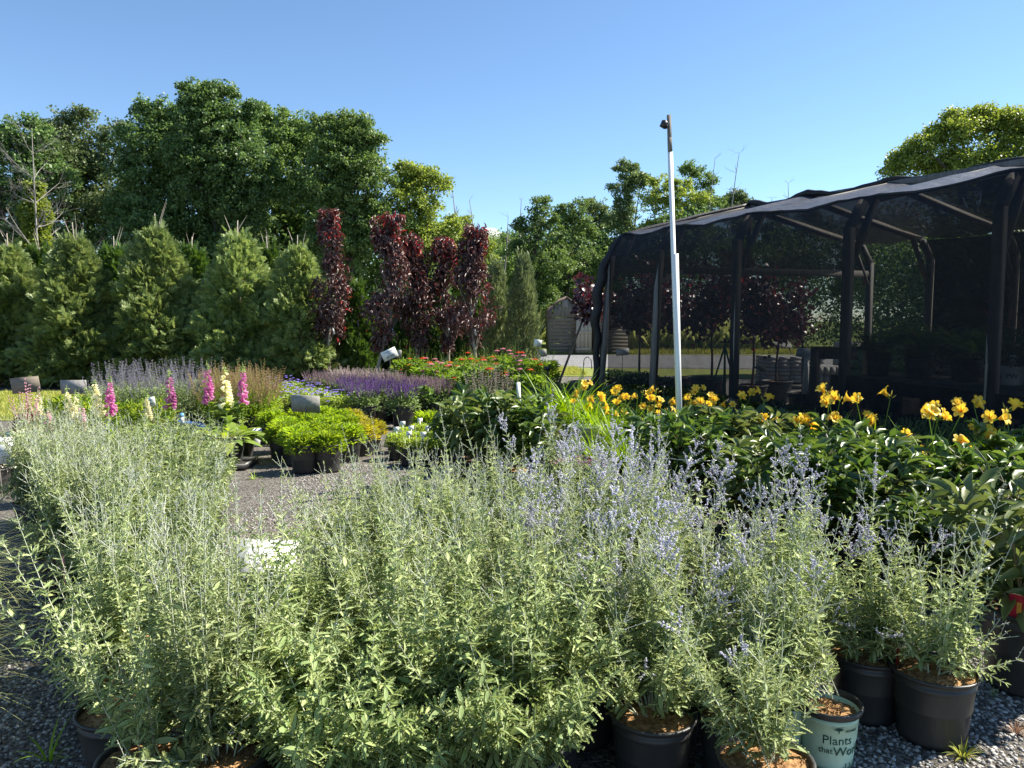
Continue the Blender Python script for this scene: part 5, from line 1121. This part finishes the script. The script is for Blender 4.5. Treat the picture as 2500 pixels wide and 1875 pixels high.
# geraniums
GE = [mound_parts(90+s, 'gera_leaf', 'gera_fl', nfl=13, fs=.024, flz=.08, R=.22) for s in (0, 1, 2)]
for i, (px, Y) in enumerate([(630, 12.6), (670, 12.9), (710, 12.7), (650, 13.5), (690, 13.7), (735, 13.5), (625, 14.2), (665, 14.5), (705, 14.6), (745, 14.2), (775, 13.2), (760, 12.5), (800, 12.4), (790, 11.6), (830, 11.6), (820, 12.2), (720, 11.9), (755, 11.8)]):
    put("potted_geranium", f"cranesbill with violet blue flowers, {ORD[i] if i < 16 else ['seventeenth', 'eighteenth'][i-16]} in the block behind the pale sign", "potted plant", XY(px, Y), GE[i % 3], 1.2, "violet blue cranesbills", 'big')
# coneflowers
EC = [echi_parts(1, ('echi_red',)), echi_parts(2, ('echi_pink', 'echi_red')), echi_parts(3, ('echi_pink',), nf=6), echi_parts(4, ('echi_red',), nf=4)]
ed = [(985, 15.8), (1025, 15.2), (1065, 15.6), (1105, 15.2), (1145, 15.7), (1185, 15.2), (1225, 15.6), (1000, 14.5), (1045, 14.2), (1090, 14.3), (1135, 14.0), (1180, 14.2), (1220, 14.0), (1255, 14.6), (1070, 13.7), (1115, 13.3), (1160, 13.0), (1205, 13.1), (1250, 13.2), (1140, 12.4), (1190, 12.2), (1235, 12.2), (1300, 15.8), (1325, 14.6), (1290, 12.9)]
for i, (px, Y) in enumerate(ed):
    lab = f"coneflower plant with {['orange red', 'mixed pink and red', 'pink', 'few red'][i % 4]} daisies, place {i+1} counted along the bed"
    lab = f"coneflower with {['orange red', 'pink and red', 'pink', 'few red'][i % 4]} daisies, {ORD[i % 7]} from left, {['back', 'third', 'second', 'front'][min(3, i//7)]} row"
    put("potted_coneflower", lab, "potted plant", XY(px, Y), EC[i % 4], (1.3, 1.3, rp.uniform(1.05, 1.45)), "coneflowers in the centre bed", 'big')
ag = [nepeta_parts(20, 'salvia_pale', .2, .3, 40, 'nepeta_leaf', .45)]
for i, (px, Y) in enumerate([(1165, 11.0), (1200, 10.8), (1235, 11.1)]): put("potted_agastache", f"loose upright plant with pale mauve spikes behind the peonies, {['left', 'middle', 'right'][i]} one", "potted plant", XY(px, Y), ag[0], 1.1, "pale spiked plants behind the peonies", 'big')
# catmint and seed-headed penstemon at left
NE = [nepeta_parts(s) for s in (1, 2)]; PN = [nepeta_parts(s, 'brown_seed', .22, .26, 110, 'lime', .4) for s in (3, 4)]
for i, (px, Y) in enumerate([(290, 10.8), (335, 11.1), (385, 11.2), (430, 11.0), (470, 11.4), (310, 10.1), (355, 10.2), (405, 10.2), (500, 11.8), (450, 10.3), (260, 10.4)]):
    put("potted_catmint", f"catmint with hazy blue purple spikes before the arborvitaes, {ORD[i]} one", "potted plant", XY(px, Y), NE[i % 2], 1.32, "catmints at the left", 'big')
for i, (px, Y) in enumerate([(540, 11.2), (580, 11.4), (615, 11.1), (650, 11.3), (560, 10.5), (605, 10.3), (640, 10.4), (520, 10.4)]):
    put("potted_penstemon", f"penstemon with brown pink seed heads beside the foxgloves, {ORD[i]} one", "potted plant", XY(px, Y), PN[i % 2], 1.2, "penstemons gone to seed", 'big')
# foxgloves
def fox(px, Y, cols, tops, pyoffs, label, seed, sc=1, rzv=0, big=True):
    b = XY(px, Y); hs = [P(px, ty, Y)[2]/sc for ty in tops]; put("potted_foxglove", label, "potted plant", b, fox_parts(seed, cols, hs, [(o/FPX*Y/sc, 0) for o in pyoffs], big), sc, "foxgloves in pots", 'big', rz=0)
fox(420, 8.7, ['fox_pink'], [898], [0], "foxglove with a rose pink spire over yellowing leaves", 1, 1.15)
fox(520, 8.9, ['fox_pink'], [880], [-8], "foxglove with the tallest pink spire, left of the cream one", 2, 1.15)
fox(560, 8.5, ['fox_cream'], [886], [-6], "foxglove with a cream yellow spire between two pink ones", 3, 1.25)
fox(592, 9.0, ['fox_pink'], [884], [6], "foxglove with a magenta pink spire at the group's right", 4, 1.1)
fox(275, 8.3, ['fox_pink', 'fox_cream'], [912, 918], [0, -40], "foxglove with one leaning magenta and one cream spire", 5, 1.05)
fox(205, 8.0, ['fox_pale'], [978], [0], "foxglove with a short salmon pink spire by the grey sign", 6, .95, big=False)
fox(172, 8.4, ['fox_cream', 'fox_cream'], [940, 950], [0, 22], "foxglove with two cream spires in front of the grey sign", 7, 1.0, big=False)
fox(125, 8.0, ['fox_pale'], [985], [0], "small foxglove with faded pink bells beside the mint pot", 8, .9, big=False)
fox(362, 8.9, ['fox_cream'], [955], [0], "foxglove with a short cream spire beside the white price card", 9, .95, big=False)
fox(100, 8.9, ['fox_cream'], [948], [0], "foxglove with a cream spire behind the mint green pot", 10, .95, big=False)
tr = MB(); box(tr, (0, 0, .02), (.75, .42, .02)); 
for s in (-1, 1): box(tr, (s*.375, 0, .04), (.012, .43, .07)); box(tr, (0, s*.215, .04), (.762, .012, .07))
b = XY(530, 8.35); tag(mesh_obj("plastic_tray", tr.mesh("plastic_tray", M['pot']), None, (b[0], b[1], 0)), "black plastic tray under the foxglove pots on the gravel", "tray")
# leafy greens filling behind the left band
LF_ = [lime_parts(7, 'fox_leaf', R=.2, H=.3, n=420)]
for i, (px, Y) in enumerate([(230, 9.6), (200, 10.0), (150, 9.8), (330, 9.3), (380, 9.6)]): put("potted_perennial", f"leafy green perennial among the left foxgloves, {ORD[i]} one", "potted plant", XY(px, Y), LF_[0], 1.25, "leafy perennials at the left", 'big')
# mint pot with dark leaves, white variegated plants
MP = pot_mesh(.17, .34, 'pot_mint', False); g = XY(68, 8.1)
put("potted_penstemon", "dark red leaved plant in a mint green pot by the tan sign", "potted plant", g, [(n_, m_) for n_, m_ in nepeta_parts(33, 'fox_pale', .14, .3, 26, 'red_leaf', .3)], (1.0, 1.0, 1.28), None, [("pot", MP, [("round_sticker", sticker_mesh(.165, .23, .1, .08, .5))])], rz=0)
WH = [mound_parts(60+s, 'white_leaf', None, R=.2, H=.26, n=1100, nfl=0, L=.026, z0=.2) for s in (0, 1)]
for i, (px, Y) in enumerate([(40, 7.3), (75, 7.9), (-10, 7.1), (95, 7.5)]): put("potted_shrub", ["white variegated shrub in a black pot at the far left", "white variegated shrub behind the artemisia sign's right edge", "white variegated shrub half out of frame at left", "white variegated shrub touching the sage band"][i], "potted plant", XY(px, Y), WH[i % 2]+([("red_flowers", salvia_parts(50, 'echi_red', .1, .1, 3, .08)[2][1])] if i == 0 else []), 1, "white variegated shrubs", 'big')
# ornamental grass at the lower left edge
def grass_clump(seed): mb = MB(); r = RNG(seed); n = 260; a = r.uniform(0, 2*pi, n); ribbons(mb, np.stack([.06*np.cos(a), .06*np.sin(a), np.full(n, .2)], 1), a, r.uniform(.7, 1.4, n), r.uniform(.35, .7, n), .0035, r.uniform(1.2, 2.4, n), 6, np.array([1, 1, .9, .8, .6, .4, .1])); return [("foliage", mb.mesh("foliage", M['reed']))]
GC = [grass_clump(1), grass_clump(2)]
for i, (x, Y) in enumerate([(-2.45, 3.0), (-2.85, 3.7), (-2.12, 2.45), (-3.4, 4.4)]): put("potted_grass", ["fine leaved grass arching in from the left edge, nearest but one", "fine leaved grass arching in from the left edge, third back", "fine leaved grass arching in at the lower left corner", "fine leaved grass arching in from the left edge, furthest"][i], "potted plant", (x, Y), GC[i % 2], 1, "grasses along the left edge", 'big')
def weed(px, py, s, lab, m='lily_leaf', n=9):
    mb = MB(); r = RNG(int(px)); a = r.uniform(0, 2*pi, n); ribbons(mb, np.stack([.01*np.cos(a), .01*np.sin(a), 0*a], 1), a, r.uniform(.5, 1.4, n), s*r.uniform(.5, 1.1, n), s*.06, r.uniform(.3, 1.6, n), 5); g = G(px, py)
    tag(mesh_obj("weed", mb.mesh("weed", M[m]), None, g), lab, "weed")
weed(118, 1860, .16, "small green weed growing in the shaded gravel at lower left"); weed(2235, 1790, .07, "dry grass tuft at the foot of the single black pot", 'grass', 40)
weed(2350, 1850, .08, "small tuft of yellow weed on the gravel in the lower right", 'grass', 50); weed(2330, 1780, .05, "dry brown wisp right of the single pot's base", 'brown_seed', 14); weed(2478, 1790, .06, "dead brown leaf clump at the right edge of the gravel", 'brown_seed', 40); weed(2430, 1700, .05, "tiny green weed between the two right pots", 'lily_leaf', 14)
weed(620, 1170, .12, "small seedling on the gravel behind the fallen sign", 'lime', 14)
# pots of the front rows seen in gaps are built with the plants; price cards and boards:
sign(62, 940, 10.6, .40, .22, 'board', "tan wooden sign board seen from behind at the far left", roll=-.09, tilt=.1)
sign(180, 945, 10.9, .37, .2, 'concrete', "pale grey sign board seen from behind, second from left", roll=0, tilt=.1)
sign(-8, 1100, 6.9, .30, .25, 'white', "white sign handwritten Artemisia cut by the left edge", roll=.0, tilt=.05, text=(("Artemisia", .062, .075),))
sign(746, 986, 9.9, .37, .23, 'concrete', "grey green sign board with painted backlit mottling on a dark stake behind the lime plants", roll=.05, tilt=.25)  # mottled grey colour stands in for light coming through the board
sign(951, 865, 15.2, .31, .2, 'white', "tilted white price sign before the purple peach trees", roll=-.42, tilt=.1, text=(("Corinthian Peach", .034, .06), ("Rose", .03, .02), ("$279.00", .058, -.04)))
sign(976, 864, 15.6, .07, .16, 'concrete', "narrow grey card half hidden behind the tilted price sign", roll=.03, tilt=.1)
sign(1313, 838, 15.5, .16, .15, 'white', "small blank white sign on a leaning stake by the junipers", roll=.18, tilt=.3)
sign(1326, 862, 15.7, .15, .15, 'concrete', "round edged picture card just below the small white sign", roll=-.1, tilt=.2)
sign(1858, 900, 10.9, .22, .085, 'white', "bright white slanted label sign in front of the shade house", roll=.6, tilt=.9, text=((None, 2, 0),))
sign(1962, 862, 11.6, .22, .14, 'pot_blue', "blue grey sign panel below the white trunked tree", roll=.18, tilt=.2, text=((None, 3, 0),))
sign(1520, 860, 14.2, .24, .13, 'pot_blue', "blue sign lying tilted in the shrubs inside the shade house", roll=-.1, tilt=.4)
sign(1267, 968, 9.6, .05, .36, 'white', "narrow white panel seen edge on beside the dark foliage", roll=-.06, tilt=0, yaw=.3)
sign(1440, 984, 9.4, .34, .12, 'pot_blue', "pale blue sign board lying in the grassy clump", roll=.04, tilt=.9)
sign(370, 981, 9.3, .09, .12, 'white', "small bright white price card among the left catmints", roll=-.1, tilt=.1, text=((None, 2, 0),))
# fallen pale sign box between the sages
fs = MB(); box(fs, (0, 0, 0), (.36, .40, .03)); box(fs, (0, 0, .018), (.375, .415, .012)); g = G(648, 1368, .12)
o = thing("storage_box", "pale green white plastic box lid showing between the sages", "box", (g[0], g[1], 0), .12, 1); b_ = mesh_obj("lid", fs.mesh("lid", M['white']), o, (0, 0, g[2])); b_.rotation_euler = (.25, .06, 0)
fs = MB(); box(fs, (0, 0, .04), (.30, .28, .08)); mesh_obj("box_body", fs.mesh("box_body", M['pot_white']), o)
sb = MB(); box(sb, (0, 0, .12), (.16, .01, .24), [[1, 0, 0], [0, .9, .43], [0, -.43, .9]]); g = G(622, 1090); tag(mesh_obj("plastic_card", sb.mesh("plastic_card", M['white']), None, g), "bright white and blue card leaning beside the foxglove pots", "card")
# blue cart behind the foxgloves
def cart():
    b = XY(470, 9.5); o = thing("blue_bin", "blue plastic bin with a light blue capped post behind the foxgloves", "bin", b, .5, .72)
    mb = MB(); mb.add([(-.14, -.14, .1), (.14, -.14, .1), (.14, .14, .1), (-.14, .14, .1), (-.2, -.2, .5), (.2, -.2, .44), (.2, .2, .44), (-.2, .2, .5)], [(0, 3, 2, 1), (0, 1, 5, 4), (1, 2, 6, 5), (2, 3, 7, 6), (3, 0, 4, 7)]); mesh_obj("bin_body", mb.mesh("bin_body", M['blue']), o)
    mb = MB(); tube(mb, [(-.16, -.1, .45), (-.16, -.1, .6)], .035, 10); c = mesh_obj("post", mb.mesh("post", M['pot_white'], True), o); mb = MB(); lathe(mb, [(.045, 0), (.047, .02), (.035, .05), (.001, .06)], 14, (-.16, -.1, .6)); mesh_obj("cap", mb.mesh("cap", M['blue_lt'], True), c)
    mb = MB()
    for x in (-.12, .12): tube(mb, [(x, -.02, .06), (x, .02, .06)], .06, 12)
    mesh_obj("wheels", mb.mesh("wheels", M['pot']), o)
cart()
# sprinkler head on a stand, hooks, leaning redbud
b = XY(1337, 11.2); mb = MB(); z = P(1337, 925, 11.2)[2]; tube(mb, [(0, 0, 0), (0, 0, z)], .022, 8); zz = P(1337, 898, 11.2)[2]
tube(mb, [(0, 0, z), (0, 0, zz)], .012, 8); box(mb, (-.01, 0, zz-.01), (.09, .05, .05)); box(mb, (.02, 0, zz+.03), (.03, .03, .05)); box(mb, (-.05, 0, zz), (.04, .03, .02))
tag(mesh_obj("sprinkler", mb.mesh("sprinkler", M['metal']), None, b), "black sprinkler head on an upright pipe before the gravel road", "sprinkler")
def bigpot(px, Y, label, r, h, m='pot_grey', parts=(), tilt=(0, 0), sc=1, nm="tree_pot", group="large pots by the shade house"):
    return thing(nm, label, "plant pot" if nm == "tree_pot" else "tree", XY(px, Y), 0, sc, group, [("pot", pot_mesh(r, h, m), [("soil", soil_mesh(r, h, 'soil'))])]+list(parts), tilt)
t = bigpot(1340, 13.6, "dark leaved redbud leaning right out of its tipped pot", .3, .42, parts=redbud_parts(1, 2.5, .34, 0., .74, 620), tilt=(0, rad(20)), nm="redbud_tree", group=None)
hk = MB(); tube(hk, [(0, 0, 0), (.03, 0, .85)]+[(.1-.07*cos(a), 0, .85+.09*sin(a)) for a in np.linspace(0, pi, 8)][1:]+[(.18, 0, .72)], .008, 6); b = XY(1420, 14)
tag(mesh_obj("shepherd_hook", hk.mesh("shepherd_hook", M['metal']), None, b), "black metal hook standing in the pot by the gathered curtain", "hook")
bigpot(1430, 14, "large dark pot left of the shade house corner", .32, .5)
for i, (px, Y, H, R, lab, tl, n) in enumerate([(1560, 15.2, 2.75, .6, "redbud with dark crown behind the first bay of the shade house", 0, 1700), (1655, 16.2, 2.95, .5, "redbud with a pale wrapped trunk left of the white pole", .03, 1500), (1735, 15.4, 2.95, .6, "redbud with dark crown right of the white pole", 0, 1900), (1832, 14.2, 2.75, .5, "redbud leaning slightly, left of the tall weeping tree", .1, 1400), (1895, 15.2, 2.5, .6, "redbud with hanging leaves low over the stone pallet", 0, 1700)]):
    thing("redbud_tree", lab, "tree", XY(px, Y), i*1.7, 1, "dark leaved redbuds behind the shade cloth", [("pot", BIGPOT, [("soil", BIGSOIL)])]+redbud_parts(10+i, H, R, tl, .55, n))
bare(1963, 12.6, 650, .75, "grafted weeping tree with bare crown and white trunk guard", 77, 5, .03, nm="weeping_tree", group=None, m='bark', start=.72, nb=4,
     extra=lambda r, H: [("pot", pot_mesh(.27, .42, 'pot')), ("trunk_guard", (lambda mb: (tube(mb, [(0, 0, .35), (.01, 0, .8), (0, 0, 1.15)], [.045, .05, .03], 8), mb.mesh("trunk_guard", M['pvc'], True))[1])(MB()))])
# green tripod sprinkler
b = XY(1765, 11.6); mb = MB(); zt = P(1766, 845, 11.6)[2]
for dx, dy in ((-.38, -.1), (.3, -.2), (.12, .3)): sticks(mb, [(0, 0, zt)], [(dx, dy, 0)], .014, .014, 6)
legs = mb.mesh("legs", M['green_metal']); mb = MB(); tube(mb, [(0, 0, zt-.75), (0, 0, zt+.04)], .012, 8); cp = mb.mesh("riser", M['green_metal']); mb = MB(); box(mb, (0, 0, zt+.06), (.14, .02, .02)); box(mb, (0, 0, zt+.08), (.03, .03, .07)); box(mb, (.06, 0, zt+.07), (.02, .03, .04))
thing("tripod_sprinkler", "green metal tripod sprinkler standing right of the white pole", "sprinkler", b, 0, 1, None, [("legs", legs), ("riser", cp), ("sprinkler_head", mb.mesh("sprinkler_head", M['metal']))])
# shrubs in shade inside and before the shade house
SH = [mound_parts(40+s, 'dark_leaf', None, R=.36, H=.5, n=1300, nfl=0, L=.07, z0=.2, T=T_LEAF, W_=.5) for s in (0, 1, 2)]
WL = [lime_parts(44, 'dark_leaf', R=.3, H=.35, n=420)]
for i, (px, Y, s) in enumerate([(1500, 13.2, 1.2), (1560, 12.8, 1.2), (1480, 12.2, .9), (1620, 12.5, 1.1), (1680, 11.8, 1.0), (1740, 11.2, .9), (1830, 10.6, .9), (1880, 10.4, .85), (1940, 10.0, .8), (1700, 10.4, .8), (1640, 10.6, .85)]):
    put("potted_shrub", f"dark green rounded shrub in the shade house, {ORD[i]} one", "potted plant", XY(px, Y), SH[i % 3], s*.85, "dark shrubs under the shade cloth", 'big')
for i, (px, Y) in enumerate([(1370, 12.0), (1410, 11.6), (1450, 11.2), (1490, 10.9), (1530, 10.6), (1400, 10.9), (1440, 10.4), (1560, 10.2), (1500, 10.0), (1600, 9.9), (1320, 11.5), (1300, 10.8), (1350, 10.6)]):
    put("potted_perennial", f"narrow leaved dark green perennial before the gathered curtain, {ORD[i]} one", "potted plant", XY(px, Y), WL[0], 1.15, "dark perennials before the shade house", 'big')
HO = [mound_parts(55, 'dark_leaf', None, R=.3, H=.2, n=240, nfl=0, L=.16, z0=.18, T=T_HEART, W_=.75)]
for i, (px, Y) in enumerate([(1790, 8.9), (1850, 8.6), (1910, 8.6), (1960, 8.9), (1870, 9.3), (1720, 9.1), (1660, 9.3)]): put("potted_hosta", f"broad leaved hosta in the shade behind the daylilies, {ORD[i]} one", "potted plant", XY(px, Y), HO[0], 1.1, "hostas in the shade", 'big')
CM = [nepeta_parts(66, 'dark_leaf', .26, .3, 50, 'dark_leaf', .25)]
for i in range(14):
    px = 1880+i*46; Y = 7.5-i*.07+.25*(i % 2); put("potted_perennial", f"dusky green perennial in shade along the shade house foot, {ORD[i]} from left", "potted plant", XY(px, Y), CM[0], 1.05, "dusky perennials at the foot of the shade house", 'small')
# timber rail and benches inside the shade house
def bench(A, B, z, w, label, seed):
    A = np.array([*A, z]); B = np.array([*B, z]); o = thing("plant_bench", label, "bench", (A[0], A[1], 0)); rel = lambda p: np.asarray(p)-np.array([A[0], A[1], 0])
    D = nrm(B-A); X = np.array([-D[1], D[0], 0]); n = 5
    for i in range(n): mb = MB(); off = X*(i+.5)/n*w; beam(mb, rel(A+off), rel(B+off), w/n-.015, .035); mesh_obj("plank", mb.mesh("plank", M['timber']), o)
    mb = MB(); beam(mb, rel(A+[0, 0, -.1]), rel(B+[0, 0, -.1]), .04, .16); mesh_obj("front_board", mb.mesh("front_board", M['timber']), o)
    L = np.linalg.norm(B-A)
    for t in np.linspace(.06, .94, max(2, int(L/1.1))): c = rel(A+D*L*t+X*w/2); mb = MB(); box(mb, (c[0], c[1], (z-.13)/2), (.2, .4, z-.13), np.stack([D, X, [0, 0, 1]], 1)); mesh_obj("concrete_pier", mb.mesh("concrete_pier", M['concrete']), o)
bench((4.05, 9.35), (6.1, 6.0), .92, .95, "long timber plant bench in the shade house holding ferns and white pots", 1)
bench((6.4, 11.4), (8.6, 7.6), .92, .9, "second timber plant bench further back in the shade house", 2)
b = XY(1984, 10.4); mb = MB(); z = P(1984, 852, 10.4)[2]; o = thing("timber_rail", "weathered timber rail on a post left of the fern bench", "rail", b)
box(mb, (0, 0, z/2), (.1, .1, z)); mesh_obj("post", mb.mesh("post", M['timber']), o); mb = MB(); box(mb, (.3, 0, z-.07), (.5, .06, .13)); box(mb, (.28, 0, z+.012), (.64, .14, .025)); mesh_obj("rail", mb.mesh("rail", M['timber']), o)
bigpot(2025, 9.4, "tall black pot standing at the end of the fern bench", .17, .62, 'pot'); bigpot(1975, 9.7, "mint green pot in shade left of the tall black pot", .14, .32, 'pot_mint')
bigpot(1722, 15.0, "large grey pot behind the green tripod sprinkler", .33, .5)
FE = [fern_parts(s) for s in (1, 2)]
def onbench(t, off, A=(4.05, 9.35), B=(6.1, 6.0)):
    A = np.array(A); B = np.array(B); D = nrm(B-A); X = np.array([-D[1], D[0]]); return A+(B-A)*t+X*off
for i, (t, o_, s) in enumerate([(.06, .3, 1.05), (.14, .65, 1.2), (.2, .2, 1.0), (.28, .6, 1.15), (.34, .25, 1.0)]): q = onbench(t, o_); put("potted_fern", f"green fern on the plant bench, {ORD[i]} from its left end", "potted plant", q, FE[i % 2], s, "ferns on the bench", 'big', z=.94)
PWP = pot_mesh(.125, .2, 'pot_white', False); pf = lambda z: .1+.0163*z/.16+.0022; PWT = text_mesh("PW", .07, 'ink', bend=(pf, .10, 0)); pwl = MB(); box(pwl, (0, -.06, .27), (.07, .002, .1)); PWL = pwl.mesh("plant_tag", M['white'])
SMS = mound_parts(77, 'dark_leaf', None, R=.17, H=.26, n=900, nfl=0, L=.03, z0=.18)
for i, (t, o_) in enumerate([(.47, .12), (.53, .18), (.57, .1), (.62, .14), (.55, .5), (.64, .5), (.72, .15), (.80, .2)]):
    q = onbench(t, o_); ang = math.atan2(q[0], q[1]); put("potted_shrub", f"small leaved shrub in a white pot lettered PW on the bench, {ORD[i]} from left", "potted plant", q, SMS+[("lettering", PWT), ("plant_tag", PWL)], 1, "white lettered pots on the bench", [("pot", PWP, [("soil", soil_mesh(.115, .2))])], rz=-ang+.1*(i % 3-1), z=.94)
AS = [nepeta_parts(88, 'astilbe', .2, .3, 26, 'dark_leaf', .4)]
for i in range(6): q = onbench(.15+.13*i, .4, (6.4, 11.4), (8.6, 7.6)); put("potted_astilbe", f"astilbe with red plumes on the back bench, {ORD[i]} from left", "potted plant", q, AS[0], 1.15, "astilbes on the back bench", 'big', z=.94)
